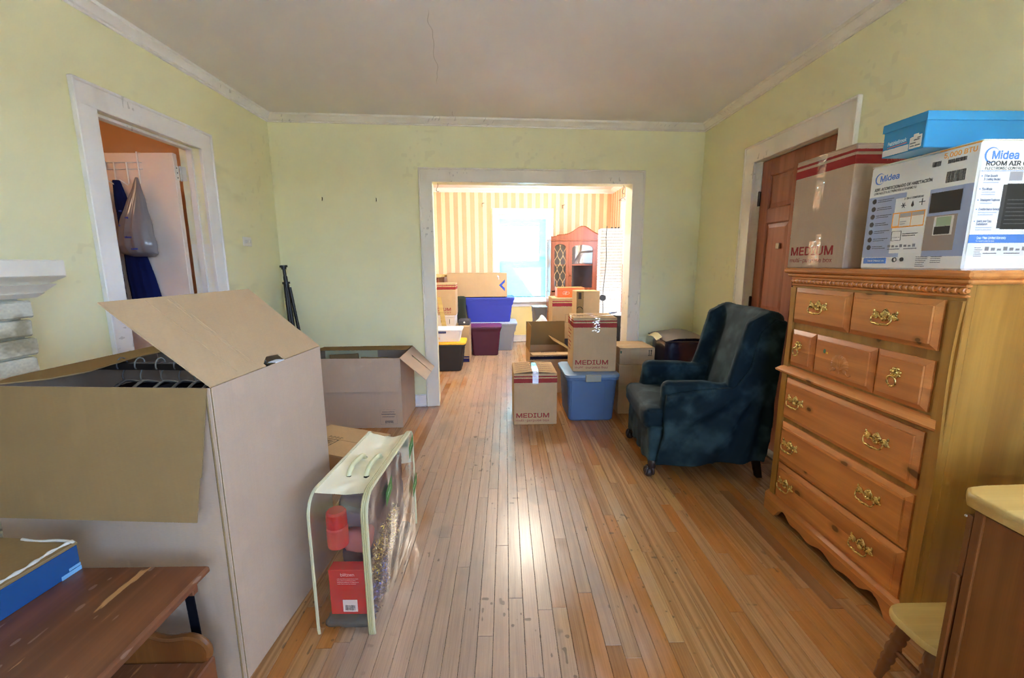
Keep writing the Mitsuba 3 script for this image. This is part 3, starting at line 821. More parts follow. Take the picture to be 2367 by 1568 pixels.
def drawer(y0, y1, z0, z1, pulls=(), knobs=(), mat='pine_y', edges='lrtb', xo=CX + 0.001):
    dk = add(ch + '__drawer', drawer_front(y0, y1, z0, z1, xo, 0.024, edges), mat)
    for y, z in pulls:
        add(dk + '__handle', xf(PULL, trimesh.transformations.translation_matrix((xo - 0.024, y, z))), 'brass', 50)
    for y, z in knobs:
        add(dk + '__handle', xf(KNOB, trimesh.transformations.translation_matrix((xo - 0.024, y, z))), 'brass', 50)
    return dk
drawer(1.784, 2.137, 1.043, 1.214, [(1.955, 1.128)])
drawer(1.403, 1.779, 1.043, 1.214, [(1.600, 1.128)])
drawer(1.965, 2.128, 0.828, 1.008, (), [(2.055, 0.925)], edges='lrtb')
drawer(1.628, 1.961, 0.828, 1.008, edges='lrtb')
dk = ch + '__drawer_003'
drawer(1.403, 1.624, 0.828, 1.008, (), [(1.520, 0.925)], edges='lrtb')
drawer(1.398, 2.139, 0.546, 0.757, [(2.035, 0.650), (1.560, 0.655)])
drawer(1.398, 2.137, 0.306, 0.522, [(2.040, 0.415), (1.560, 0.420)])
drawer(1.398, 2.135, 0.105, 0.298, [(2.040, 0.205), (1.560, 0.205)])
# carved spray of leaves on the middle panel
carve = []
for i in range(-3, 4):
    a = i * 0.40
    L = 0.060 - 0.002 * i * i
    c = np.array([CX - 0.0235, 1.790 + math.sin(a) * L * 0.62, 0.885 + math.cos(a) * L * 0.62])
    for q, wdt in ((0.0, 0.010), (0.55, 0.006), (-0.55, 0.006)):
        d_ = np.array([0, math.sin(a + q), math.cos(a + q)])
        s = nets(lambda P: np.linalg.norm((P - 0) / np.array([0.005, wdt, 0.022]), axis=1) - 1, (-0.007, -0.012, -0.026), (0.007, 0.012, 0.026), 0.003)
        carve.append(xf(s, frame(c + d_ * 0.006, np.cross(d_, [1, 0, 0]), d_, (1, 0, 0)) @ np.array([[0, 1, 0, 0], [0, 0, 1, 0], [1, 0, 0, 0], [0, 0, 0, 1.0]])))
    carve.append(tube([(CX - 0.024, 1.790, 0.878), tuple(c)], 0.004, 6))
for y in (-0.03, 0.0, 0.03):
    carve.append(ball((CX - 0.024, 1.790 + y, 0.885 - abs(y) * 0.2), (0.005, 0.010, 0.010), 2))
    carve.append(tube(spline([(CX - 0.024, 1.79 + y, 0.885), (CX - 0.024, 1.79 + y * 1.9, 0.866), (CX - 0.024, 1.79 + y * 2.2, 0.876)], 8), 0.003, 6))
add(dk + '__carved_ornament', carve, 'pine_y', True, label='carved spray of flowers and leaves')
add(dk + '__sticker', [xf(ball((0, 0, 0), (0.0006, 0.008, 0.010), 2), trimesh.transformations.translation_matrix((CX - 0.0232, 1.885, 0.945)))], 'paint_matte', True, col=C(96, 130, 100), label='faded green sticker')
st5 = [(0.007 * (1 if i % 2 == 0 else 0.42) * math.sin(i * PI / 5), 0.007 * (1 if i % 2 == 0 else 0.42) * math.cos(i * PI / 5)) for i in range(10)]
add(dk + '__star_sticker', xf(prism(st5, 0.0006), frame((CX - 0.0232, 1.868, 0.940), (0, 1, 0), (0, 0, 1), (1, 0, 0))), 'paint_matte', col=C(226, 184, 60), label='small yellow star sticker')

# ================================================================ boxes on the chest
TOPZ = 1.310
Mb = frame((CX + 0.012, 2.285, TOPZ), (0, -1, 0), (1, 0, 0), (0, 0, 1))
Mb = rotz((0, 0, 0), 0); Mb = frame((1.462, 2.262, TOPZ), (0.0, -1, 0), (1, 0.0, 0), (0, 0, 1))
k = carton('tall moving box on the chest of drawers, its lettering crossed by shiny tape', Mb, (0.375, 0.34, 0.515), 'medium moving boxes', 'cardboard_pink', tape=False)
medium_print(k, Mb, 0.375, 0.34, 0.515, True, False, True)
with at(Mb):
    def crumple(o, x, up, w, h, n=26, m=8, amp=0.002, seed=0):
        r = np.random.default_rng(seed)
        X, Y = np.meshgrid(np.linspace(0, w, m), np.linspace(0, h, n))
        Zs = amp * r.uniform(0.2, 1, X.shape)
        nn = np.cross(x, up)
        V = np.array(o) + X[..., None] * np.array(x) + Y[..., None] * np.array(up) + Zs[..., None] * nn
        F = [[i * m + j, i * m + j + 1, (i + 1) * m + j + 1] for i in range(n - 1) for j in range(m - 1)] + [[i * m + j, (i + 1) * m + j + 1, (i + 1) * m + j] for i in range(n - 1) for j in range(m - 1)]
        return trimesh.Trimesh(V.reshape(-1, 3), F, process=False)
    add(k + '__tape', crumple((0.155, -0.0006, 0.335), (1, 0, 0), (0, 0, 1), 0.055, 0.18, 30, 7, 0.0035, 1), 'tape')
    add(k + '__tape', crumple((0.148, -0.0006, 0.275), (1, 0, 0), (0, 0, 1), 0.045, 0.075, 12, 6, 0.002, 2), 'tape')
    add(k + '__tape', crumple((0.150, -0.0008, 0.012), (1, 0, 0), (0, 0, 1), 0.048, 0.115, 30, 9, 0.0016, 3), 'tape')
    add(k + '__tape', crumple((0.192, -0.0008, 0.02), (1, 0, 0), (0, 0, 1), 0.034, 0.135, 30, 7, 0.0016, 4), 'tape')
    o = np.array([0.3753, 0.13, 0.445])
    add(k + '__lettering', text('PREMIUM', 0.02, o, (0, 1, 0), (0, 0, 1), 0.0006, True), 'paint_matte', col=C(178, 104, 92))

# air conditioner carton
ACX, ACY0, ACY1, ACH = 1.462, 1.386, 1.795, 0.393
k = thing('air_conditioner_box', 'white and blue printed air conditioner box on the chest of drawers', 'box')
CH_ = 0.012
def rrect_prism(w, h, d, r):
    return prism(Polygon([(r, r), (w - r, r), (w - r, h - r), (r, h - r)]).buffer(r, 4), d)
ACL = XR + 0.0 - ACX - 0.004
ACL = 0.36
add(k + '__body', cbox((ACX, ACY0, TOPZ), (ACX + ACL, ACY1, TOPZ + ACH), 0.006), 'paint_satin', col=C(222, 224, 218))
add(k + '__flap', cbox((ACX + 0.002, ACY0 + 0.001, TOPZ + ACH), (ACX + ACL - 0.002, (ACY0 + ACY1) / 2 - 0.002, TOPZ + ACH + 0.004), 0.001), 'paint_satin', col=C(216, 214, 200))
add(k + '__flap', cbox((ACX + 0.002, (ACY0 + ACY1) / 2 + 0.002, TOPZ + ACH), (ACX + ACL - 0.002, ACY1 - 0.001, TOPZ + ACH + 0.004), 0.001), 'paint_satin', col=C(216, 214, 200))
def panel_print(k, M, items):
    """items: (kind, colour, geometry ...) in face coordinates (x right, y up), each layer a hair above the one before"""
    with at(M):
        for n_, it in enumerate(items):
            kind, col, name = it[0], it[1], it[2]
            lift = 0.0004 + 0.00006 * n_
            if kind == 'r':
                ms = [plate((x, y, 0), (1, 0, 0), (0, 1, 0), w, h, lift) for x, y, w, h in it[3]]
            elif kind == 't':
                ms = [text(s, h, (x, y, 0), (1, 0, 0), (0, 1, 0), lift, b, w) for s, x, y, h, b, w in it[3]]
            elif kind == 'd':
                ms = [prism(Polygon([(x + r * math.cos(a), y + r * math.sin(a)) for a in np.linspace(0, 2 * PI, 21)[:-1]]), lift) for x, y, r in it[3]]
            elif kind == 'o':
                ms = [prism(Polygon([(x + r * math.cos(a), y + r * math.sin(a)) for a in np.linspace(0, 2 * PI, 29)[:-1]]).difference(Polygon([(x + dx + q * math.cos(a), y + q * math.sin(a)) for a in np.linspace(0, 2 * PI, 29)[:-1]])), lift) for x, y, r, q, dx in it[3]]
            else:
                ms = [prism(p, lift) for p in it[3]]
            kk = add(k + '__' + name, ms, 'paint_satin', col=col)
            if len(ms) > 1:
                labels[kk] = {'kind': 'stuff'}
BLUE, GREYB, DK, ORG = C(74, 124, 196), C(150, 164, 190), C(50, 50, 52), C(226, 160, 60)
WHT = C(224, 226, 222)
def bars(x, y, w, h, n=14, seed=1):
    r = np.random.default_rng(seed); out = []; q = x
    for i in range(n):
        a = w / n * r.uniform(0.35, 0.75)
        out.append((q, y, a, h)); q += w / n
    return out
def lines(x, y, w, n, dy, h=0.0032, seed=0):
    r = np.random.default_rng(seed)
    return [(x, y - i * dy, w * r.uniform(0.6, 1.0), h) for i in range(n)]
def star(x, y, r, n=6):
    out = []
    for i in range(n // 2):
        a = i * PI * 2 / n
        dx, dy = math.cos(a) * r, math.sin(a) * r; px_, py_ = -math.sin(a) * r * 0.13, math.cos(a) * r * 0.13
        out.append(Polygon([(x - dx + px_, y - dy + py_), (x + dx + px_, y + dy + py_), (x + dx - px_, y + dy - py_), (x - dx - px_, y - dy - py_)]))
    return out
W_, H_ = ACY1 - ACY0, ACH
ML = frame((ACX, ACY1, TOPZ), (0, -1, 0), (0, 0, 1))
icons = [(0.034, 0.262 - 0.0295 * i, 0.0095) for i in range(7)]
panel_print(k, ML, [
    ('r', GREYB, 'blue_panel', [(0.006, 0.046, 0.165, 0.232), (0.262, 0.046, 0.141, 0.225)]),
    ('r', WHT, 'white_panel', [(0.130, 0.06, 0.128, 0.2)]),
    ('o', BLUE, 'logo_ring', [(0.045, 0.345, 0.021, 0.0185, 0.003)]),
    ('t', BLUE, 'brand_lettering', [('Midea', 0.045, 0.334, 0.021, True, 0.085)]),
    ('t', DK, 'heading', [('AIRE ACONDICIONADO DE HABITACI\u00d3N', 0.026, 0.300, 0.0105, True, 0.236), ('CONTROLES ELECTR\u00d3NICOS CON REMOTO', 0.026, 0.287, 0.0085, False, 0.18)]),
    ('t', ORG, 'capacity_lettering', [('5,000 BTU', 0.290, 0.366, 0.015, True, 0.105)]),
    ('r', ORG, 'orange_edge', [(0.275, 0.389, 0.13, 0.004)]),
    ('r', DK, 'barcode', bars(0.31, 0.285, 0.062, 0.035, 16, 2) + bars(0.255, 0.345, 0.03, 0.016, 9, 3) + bars(0.308, 0.346, 0.06, 0.012, 20, 4)),
    ('d', DK, 'feature_icon', icons),
    ('r', C(96, 104, 120), 'feature_lines', [l for x, y, r in icons for l in lines(x + 0.016, y + 0.001, 0.075, 2, 0.007, 0.003, int(y * 1000))]),
    ('t', DK, 'small_heading', [('3-EN-1 COMODIDAD', 0.165, 0.252, 0.0065, True, 0.075)]),
    ('p', DK, 'comfort_icon', star(0.165, 0.232, 0.010) + star(0.237, 0.236, 0.011, 4) + [Polygon([(0.201, 0.244), (0.207, 0.228), (0.201, 0.222), (0.195, 0.228)])]),
    ('r', ORG, 'price_chart', [(0.126, 0.153, 0.128, 0.055)]),
    ('r', C(226, 220, 206), 'price_chart_face', [(0.130, 0.160, 0.024, 0.044), (0.157, 0.157, 0.045, 0.032), (0.205, 0.157, 0.046, 0.034)]),
    ('r', C(170, 166, 160), 'price_chart_head', [(0.157, 0.190, 0.045, 0.014), (0.205, 0.192, 0.046, 0.012)] + lines(0.160, 0.172, 0.03, 2, 0.008)),
    ('r', C(34, 33, 32), 'product_picture', [(0.268, 0.192, 0.104, 0.066)]),
    ('r', C(150, 136, 124), 'room_picture', [(0.262, 0.066, 0.106, 0.116)]),
    ('r', C(212, 210, 202), 'room_picture_window', [(0.292, 0.116, 0.066, 0.062)]),
    ('r', C(150, 170, 136), 'room_picture_garden', [(0.300, 0.146, 0.050, 0.030)]),
    ('r', C(40, 38, 36), 'room_picture_unit', [(0.296, 0.119, 0.054, 0.026)]),
    ('r', DK, 'size_diagram', [(0.132, 0.140 - 0.0, 0.040, 0.0012), (0.132, 0.106, 0.040, 0.0012), (0.132, 0.106, 0.0012, 0.034), (0.171, 0.106, 0.0012, 0.034), (0.136, 0.118, 0.030, 0.001)] + lines(0.178, 0.128, 0.07, 2, 0.007, 0.0026)),
    ('r', C(120, 122, 126), 'symbol_row', [(0.122 + 0.017 * i, 0.082, 0.010, 0.010 - 0.002 * (i % 3)) for i in range(7)] + lines(0.122, 0.074, 0.06, 1, 0.01) + lines(0.19, 0.074, 0.06, 1, 0.01)),
    ('r', BLUE, 'warranty_banner', [(0.018, 0.022, 0.104, 0.022)]),
    ('t', WHT, 'warranty_lettering', [('Garant\u00eda Limitada de 1 a\u00f1o', 0.038, 0.030, 0.0065, True, 0.076)]),
    ('o', DK, 'approval_mark', [(0.158, 0.036, 0.009, 0.006, 0.002)]),
    ('d', DK, 'approval_dot', [(0.189, 0.037, 0.0075)]),
    ('r', C(120, 122, 122), 'small_print', lines(0.245, 0.044, 0.045, 6, 0.0065, 0.0022, 5) + lines(0.300, 0.044, 0.045, 4, 0.0065, 0.0022, 6)),
])
MF = frame((ACX, ACY0, TOPZ), (1, 0, 0), (0, 0, 1))
panel_print(k, MF, [
    ('r', C(210, 214, 222), 'blue_panel', [(0.004, 0.046, 0.352, 0.258)]),
    ('r', C(84, 132, 200), 'blue_rule', [(0.004, 0.303, 0.352, 0.0016)]),
    ('o', BLUE, 'logo_ring', [(0.033, 0.350, 0.023, 0.0205, 0.003)]),
    ('t', BLUE, 'brand_lettering', [('Midea', 0.032, 0.339, 0.023, True, 0.086)]),
    ('t', DK, 'heading', [('ROOM AIR CONDITIONER', 0.020, 0.318 + 0.002, 0.0, True, None)] if False else [('ROOM AIR CONDITIONER', 0.018, 0.3195, 0.0130, True, 0.272), ('ELECTRONIC CONTROLS WITH REMOTE', 0.018, 0.3075, 0.0080, False, 0.21)]),
    ('t', C(70, 84, 110), 'feature_lettering', [(s, 0.020, y, 0.0068, True, w) for s, y, w in (('3 Fan Speeds', 0.286, 0.042), ('3 Cooling Modes', 0.276, 0.052), ('Eco Mode', 0.247, 0.032), ('Intelligent Features', 0.214, 0.062), ('ComfortSense Remote', 0.186, 0.067), ('Quick and Easy', 0.150, 0.048), ('Installation', 0.141, 0.036))]),
    ('d', C(70, 110, 170), 'bullet', [(0.013, y + 0.003, 0.0018) for y in (0.286, 0.247, 0.214, 0.186, 0.150)]),
    ('r', C(160, 172, 190), 'feature_lines', lines(0.020, 0.268, 0.06, 1, 0.007, 0.003, 1) + lines(0.020, 0.239, 0.06, 2, 0.007, 0.003, 2) + lines(0.020, 0.206, 0.06, 1, 0.007, 0.003, 3) + lines(0.020, 0.178, 0.06, 2, 0.007, 0.003, 4) + lines(0.020, 0.132, 0.055, 2, 0.007, 0.003, 5)),
    ('r', C(32, 32, 34), 'product_picture', [(0.098, 0.128, 0.205, 0.138)]),
    ('r', C(58, 58, 60), 'product_picture_side', [(0.086, 0.131, 0.012, 0.132)]),
    ('r', C(70, 70, 72), 'product_vents', [(0.106, 0.144 + 0.012 * i, 0.19, 0.003) for i in range(7)]),
    ('r', C(150, 152, 158), 'energy_picture', [(0.100, 0.275, 0.04, 0.026)]),
    ('r', BLUE, 'warranty_banner', [(0.004, 0.086, 0.352, 0.026)]),
    ('t', WHT, 'warranty_lettering', [('One-Year Limited Warranty', 0.028, 0.098, 0.0078, True, 0.095), ('See owner manual for details', 0.028, 0.090, 0.0045, False, 0.06)]),
    ('r', C(120, 122, 126), 'symbol_row', [(0.062 + 0.020 * i, 0.062, 0.012, 0.012 - 0.003 * (i % 3)) for i in range(8)] + lines(0.058, 0.052, 0.05, 1, 0.01) + lines(0.125, 0.052, 0.06, 1, 0.01)),
    ('r', C(120, 126, 136), 'small_print', lines(0.028, 0.070, 0.026, 5, 0.0065, 0.0022, 8)),
])

# blue boot box lying across the air conditioner box
k = thing('boot_box', 'glossy blue boot box with a lid on the air conditioner box', 'box')
BZ = TOPZ + ACH + 0.0045
Mbx = frame((1.368, 1.645, BZ), (0.02, -1, 0), (1, 0.02, 0), (0, 0, 1))
BW, BL, BH = 0.158, 0.44, 0.112
BBL = C(48, 128, 176)
with at(Mbx):
    add(k + '__body', cbox((0, 0, 0), (BW, BL, BH - 0.004), 0.002), 'paint_gloss', col=BBL)
    L = [cbox((-0.0035, -0.0035, BH - 0.003), (BW + 0.0035, BL + 0.0035, BH), 0.001)]
    for lo, hi in (((-0.0035, -0.0035, BH - 0.028), (BW + 0.0035, -0.0012, BH - 0.002)), ((-0.0035, BL + 0.0012, BH - 0.028), (BW + 0.0035, BL + 0.0035, BH - 0.002)), ((-0.0035, -0.0035, BH - 0.028), (-0.0012, BL + 0.0035, BH - 0.002)), ((BW + 0.0012, -0.0035, BH - 0.028), (BW + 0.0035, BL + 0.0035, BH - 0.002))):
        L.append(box(lo, hi))
    add(k + '__lid', L, 'paint_gloss', col=C(54, 134, 180))
    add(k + '__brand_lettering', [text('PebbleBrook', 0.0125, (0.020, -0.0003, 0.036), (1, 0, 0), (0, 0, 1), 0.0006, True, 0.073)], 'paint_satin', col=C(190, 214, 222))
    add(k + '__underline', [xf(prism([(0, 0), (0.076, 0.002), (0.078, 0.005), (0.002, 0.0025)], 0.0005), frame((0.018, -0.0002, 0.028), (1, 0, 0), (0, 0, 1)))], 'paint_satin', col=C(206, 130, 132))
    add(k + '__silver_label', [plate((0.003, -0.0002, 0.003), (1, 0, 0), (0, 0, 1), 0.100, 0.021, 0.0005)], 'paint_gloss', col=C(206, 206, 204))
    add(k + '__price_label', [xf(prism([(0, 0), (0.042, 0), (0.042, 0.040), (0.030, 0.040), (0.030, 0.045), (0.012, 0.045), (0.012, 0.038), (0, 0.036)], 0.0006), frame((0.106, -0.0002, 0.006), (1, 0, 0), (0, 0, 1)))], 'paint_satin', col=C(214, 212, 202))
    add(k + '__price_lines', [plate((0.109 + dx, -0.0009, 0.012 + dz), (1, 0, 0), (0, 0, 1), w, 0.0035, 0.0004) for dx, dz, w in ((0, 0, 0.015), (0.018, 0, 0.018), (0, 0.009, 0.02), (0.012, 0.018, 0.02), (0.024, 0.024, 0.01))], 'paint_matte', col=C(110, 110, 110))

# ================================================================ wardrobe carton at the left
def panel(o, x, y, w, h, t=0.004, poly=None):
    """a sheet of board: from o along x and y, t thick towards x cross y"""
    m = prism(poly, t) if poly is not None else cbox((0, 0, 0), (w, h, t), 0.001)
    return xf(m, frame(o, x, y))
WD = thing('wardrobe_box', 'tall open cardboard wardrobe box full of hanging clothes', 'box')
wx, wy = np.array([-0.9978, 0.0668, 0.0]), np.array([0.0668, 0.9978, 0.0]); up = np.array([0, 0, 1.0])
w0 = np.array([-0.855, 1.222, 0.0]); WW_, WDp, WH = 0.74, 0.64, 0.99
P_ = lambda a, b, c: w0 + wx * a + wy * b + up * c
body = [panel(P_(0, 0, 0), wy, up, WDp, WH), panel(P_(WW_, WDp, 0), -wy, up, WDp, WH), panel(P_(WW_, 0, 0), -wx, up, WW_, WH), panel(P_(0, WDp, 0), wx, up, WW_, WH), panel(P_(0, 0, 0.004), wy, wx, WDp, WW_)]
body = [xf(b, np.eye(4)) for b in body]
add(WD + '__body', body, 'cardboard_pink')
# corner seam: the glued edge of the near corner
add(WD + '__corner_seam', [tube([P_(0.012, -0.0035, 0.0), P_(0.012, -0.0035, WH)], 0.003, 6), tube([P_(-0.001, 0.002, 0.0), P_(-0.001, 0.002, WH)], 0.0026, 6)], 'cardboard_in', True)
# right flap, rising over the box
th = 0.765
fd = nrm(-np.cos(th) * np.array([0.9978, -0.0668, 0]) + np.array([0, -0.13, 0]) + np.sin(th) * up)
L_ = 0.36
r_ = np.random.default_rng(3)
hole = [(0.262, -0.01), (0.262, 0.012), (0.31, 0.036), (0.372, 0.030), (0.376, -0.01)]
flap_poly = Polygon([(0, 0), (WDp, 0), (WDp - 0.002, 0.10), (WDp - 0.006, 0.11), (WDp - 0.004, L_), (0.004, L_), (0.0, 0.2)]).difference(Polygon(hole))
q = np.eye(4); q[:3, 0], q[:3, 1], q[:3, 2], q[:3, 3] = wy, fd, nrm(np.cross(wy, fd)), P_(0, 0, WH)
add(WD + '__flap', fix(xf(prism(flap_poly, 0.004), q)), 'cardboard')
creases = [xf(box((0.002, c, 0.0036), (WDp - 0.006, c + 0.0022, 0.0046)), q) for c in (0.085, 0.205)] if False else [xf(tube([(a, 0.02, 0.004), (a * 0.97 + 0.01, L_ - 0.01, 0.004)], 0.0016, 5), q) for a in (0.135, 0.215, 0.23)]
add(WD + '__flap_crease', creases, 'cardboard', True)
# front flap hanging outwards
fdn = nrm(np.array([0.0, -0.19, -1.0]))
fp = Polygon([(0.006, 0), (WW_ - 0.004, 0), (WW_ - 0.02, 0.385), (0.034, 0.385), (0.026, 0.26), (0.021, 0.255), (0.012, 0.10)])
q2 = np.eye(4); q2[:3, 0], q2[:3, 1], q2[:3, 2], q2[:3, 3] = wx, fdn, nrm(np.cross(wx, fdn)), P_(0, -0.004, WH)
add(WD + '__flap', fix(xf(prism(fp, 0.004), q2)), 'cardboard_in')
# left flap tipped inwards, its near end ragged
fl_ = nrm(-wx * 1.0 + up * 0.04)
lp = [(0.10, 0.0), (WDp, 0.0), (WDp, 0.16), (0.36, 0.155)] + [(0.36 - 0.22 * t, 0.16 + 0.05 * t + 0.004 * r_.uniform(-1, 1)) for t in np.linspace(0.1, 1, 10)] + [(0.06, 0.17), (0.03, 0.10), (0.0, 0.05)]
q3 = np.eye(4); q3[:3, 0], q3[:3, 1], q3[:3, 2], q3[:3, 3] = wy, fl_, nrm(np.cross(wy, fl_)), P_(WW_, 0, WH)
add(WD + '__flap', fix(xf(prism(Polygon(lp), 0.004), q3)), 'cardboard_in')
# back flap folded flat outwards behind
add(WD + '__flap', panel(P_(0.02, WDp + 0.006, WH - 0.34), wx, up, WW_ - 0.04, 0.33), 'cardboard_in')
# hanging bar with its tab over the right side
add(WD + '__hanging_bar', [xf(cbox((0.004, 0.325, 0.958), (WW_ - 0.004, 0.350, 0.984), 0.002), frame(w0, wx, -wy) @ np.diag([1, -1, 1, 1]))], 'metal_vc', col=C(92, 92, 92), label='dark grey metal hanging bar')
tabp = Polygon([(0, 0), (0.052, 0), (0.052, -0.036), (0.044, -0.046), (0.008, -0.046), (0, -0.036)])
qt = np.eye(4); qt[:3, 0], qt[:3, 1], qt[:3, 2], qt[:3, 3] = wy, up, -wx, P_(-0.0006, 0.318, WH + 0.003)
add(WD + '__bar_tab', [fix(xf(prism(tabp, 0.002), qt)), panel(P_(-0.002, 0.318, WH + 0.001), wy, wx, 0.052, 0.03, 0.002)], 'paint_satin', col=C(216, 218, 224), label='white metal tab folded over the box edge')
# the clothes: each on a hanger of its own
cols = [C(20, 20, 26), C(34, 30, 34), C(16, 18, 30), C(120, 86, 80), C(30, 30, 34), C(24, 20, 20), C(18, 18, 22), C(40, 40, 46), C(24, 24, 34), C(28, 20, 22)]
names = ['black', 'charcoal', 'navy', 'dusty pink', 'dark grey', 'brown black', 'black', 'slate grey', 'midnight blue', 'maroon black']
pos = [0.06, 0.105, 0.155, 0.21, 0.265, 0.32, 0.38, 0.45, 0.53, 0.60]
for i, a in enumerate(pos):
    hz = 0.984
    hook = [P_(a, 0.337 - 0.02, hz - 0.02), P_(a, 0.337 - 0.018, hz + 0.008), P_(a, 0.337, hz + 0.018), P_(a, 0.337 + 0.018, hz + 0.006), P_(a + 0.004, 0.337 + 0.004, hz - 0.035), P_(a, 0.337, hz - 0.07)]
    tl = 0.006 * math.sin(i * 2.3)
    arms_ = [P_(a + tl, 0.337 - 0.20, hz - 0.15), P_(a, 0.337 - 0.02, hz - 0.075), P_(a, 0.337, hz - 0.07), P_(a, 0.337 + 0.02, hz - 0.075), P_(a - tl, 0.337 + 0.20, hz - 0.15)]
    hk = add('clothes_hanger', [tube(spline(hook, 18), 0.0028, 6), tube(arms_, 0.005, 6)], 'paint_satin', True, col=C(130, 128, 120) if i % 3 else C(100, 98, 96))
    nth = ('rightmost', 'second', 'third', 'fourth', 'fifth', 'sixth', 'seventh', 'eighth', 'ninth', 'leftmost')[i]
    labels[hk] = {'label': f'grey clothes hanger in the wardrobe box, {nth} from the right along its bar' if 0 < i < 9 else f'grey clothes hanger in the wardrobe box, {nth} on its bar', 'category': 'hanger', 'group': 'hangers in the wardrobe box'}
    c0 = np.array([0.0, 0.0, 0.0])
    g = []
    ringz = [(hz - 0.085, 0.03, 0.010), (hz - 0.10, 0.10, 0.014), (hz - 0.155, 0.21, 0.020), (hz - 0.30, 0.23, 0.020), (0.10 + 0.03 * (i % 3), 0.24, 0.022)]
    rr = []
    for z, hy, hx in ringz:
        an = np.linspace(0, 2 * PI, 25)[:-1]
        hx = min(hx, 0.014)
        rr.append(np.array([P_(a + hx * math.cos(t) + 0.0025 * math.sin(7 * t + i + z * 9), 0.337 + hy * math.sin(t), z) for t in an]))
    gm = add('hanging_garment', fix(loft(rr)), 'paint_matte', True, col=cols[i])
    labels[gm] = {'label': f'{names[i]} garment hanging in the wardrobe box', 'category': 'clothing', 'group': 'clothes in the wardrobe box'}
    if names.count(names[i]) > 1:
        labels[gm]['label'] = f'black garment on the {nth} hanger from the right in the wardrobe box' if 0 < i < 9 else f'black garment on the {nth} hanger in the wardrobe box'

# ================================================================ low table at the lower left with its shelf gallery
tb = thing('side_table', 'worn brown wooden side table with a scrolled gallery in the near left corner', 'table')
TZ = 0.50
add(tb + '__top', cbox((-1.30, 0.40, TZ - 0.022), (-0.845, 1.118, TZ), 0.007), 'table_worn', 20)
add(tb + '__apron', [cbox((-1.27, 1.085, TZ - 0.075), (-0.88, 1.105, TZ - 0.022), 0.002), cbox((-0.885, 0.5, TZ - 0.05), (-0.87, 1.085, TZ - 0.022), 0.002)], 'table_worn')
gal = spline([(-1.26, 1.085, 0.36), (-1.10, 1.085, 0.34), (-1.02, 1.085, 0.305), (-0.96, 1.085, 0.29), (-0.90, 1.085, 0.295), (-0.868, 1.085, 0.275), (-0.862, 1.085, 0.235)], 40)
gp = [(p[0], p[2]) for p in gal] + [(-0.862, 0.19), (-1.26, 0.19)]
add(tb + '__gallery', [xf(prism(gp, 0.018), frame((0, 1.094, 0), (1, 0, 0), (0, 0, 1))), tube(gal, 0.011, 8)], 'desk_side', 40, label='scrolled gallery board of the lower shelf')
add(tb + '__shelf', cbox((-1.27, 0.5, 0.20), (-0.866, 1.076, 0.222), 0.004), 'table_worn')
add(tb + '__side_board', cbox((-0.872, 0.5, 0.02), (-0.853, 1.098, 0.222), 0.004), 'table_worn')
for x in (-1.27, -0.896):
    for y in (0.5, 1.066):
        add(tb + '__leg', cbox((x, y, 0), (x + 0.022, y + 0.022, TZ - 0.022 if x < -1 else 0.2), 0.003), 'table_worn')
for y in (0.56, ):
    add(tb + '__leg', cbox((-0.90, y, 0.22), (-0.876, y + 0.024, TZ - 0.022), 0.003), 'table_worn')
k = add('strap', cat(hull([(-0.944, 1.128, 0.46), (-0.918, 1.128, 0.46), (-0.944, 1.131, 0.46), (-0.918, 1.131, 0.46), (-0.932, 1.134, 0.004), (-0.905, 1.134, 0.004), (-0.932, 1.137, 0.004), (-0.905, 1.137, 0.004)])), 'paint_matte', col=C(20, 20, 26))
labels[k] = {'label': 'flat black strap hanging between the worn table and the wardrobe box', 'category': 'strap'}
k = thing('flat_box', 'blue sided flat cardboard box on the worn table', 'box')
Mf = frame((-1.198, 1.112, TZ + 0.001), (-0.09, -1, 0), (-1, 0.09, 0)); Mf = np.array(Mf); 
bx_, by_ = nrm((-0.10, -1.0, 0)), nrm((-1.0, 0.10, 0))
o_ = np.array([-1.198, 1.108, TZ + 0.0005])
def fb(lo, hi, c=0.002):
    m = cbox(lo, hi, c); q = np.eye(4); q[:3, 0], q[:3, 1], q[:3, 2], q[:3, 3] = bx_, by_, up, o_
    return fix(xf(m, q))
add(k + '__tray', [fb((0, 0, 0), (0.42, 0.30, 0.075))], 'paint_satin', col=C(30, 74, 124))
add(k + '__lower_edge', [fb((-0.001, -0.0008, 0.0), (0.05, 0.0, 0.012)), fb((0.0, -0.001, 0.014), (0.03, 0.0, 0.022))], 'paint_satin', col=C(120, 170, 204))
add(k + '__cover', [fb((-0.002, -0.002, 0.0755), (0.422, 0.302, 0.084))], 'cardboard_in')
e_ = [o_ + bx_ * t + by_ * (0.010 + 0.006 * math.sin(t * 17) + 0.004 * math.sin(t * 41)) + up * 0.0855 for t in np.linspace(0, 0.42, 40)]
add(k + '__torn_paper_edge', [tube(e_, 0.0045 + 0.002 * np.sin(np.arange(40) * 1.7), 6), tube([o_ + bx_ * 0.006 + by_ * t + up * (0.086 + 0.003 * math.sin(t * 40)) for t in np.linspace(0, 0.16, 20)], 0.004, 6)], 'paint_matte', True, col=C(206, 204, 192), label='torn white paper edge')

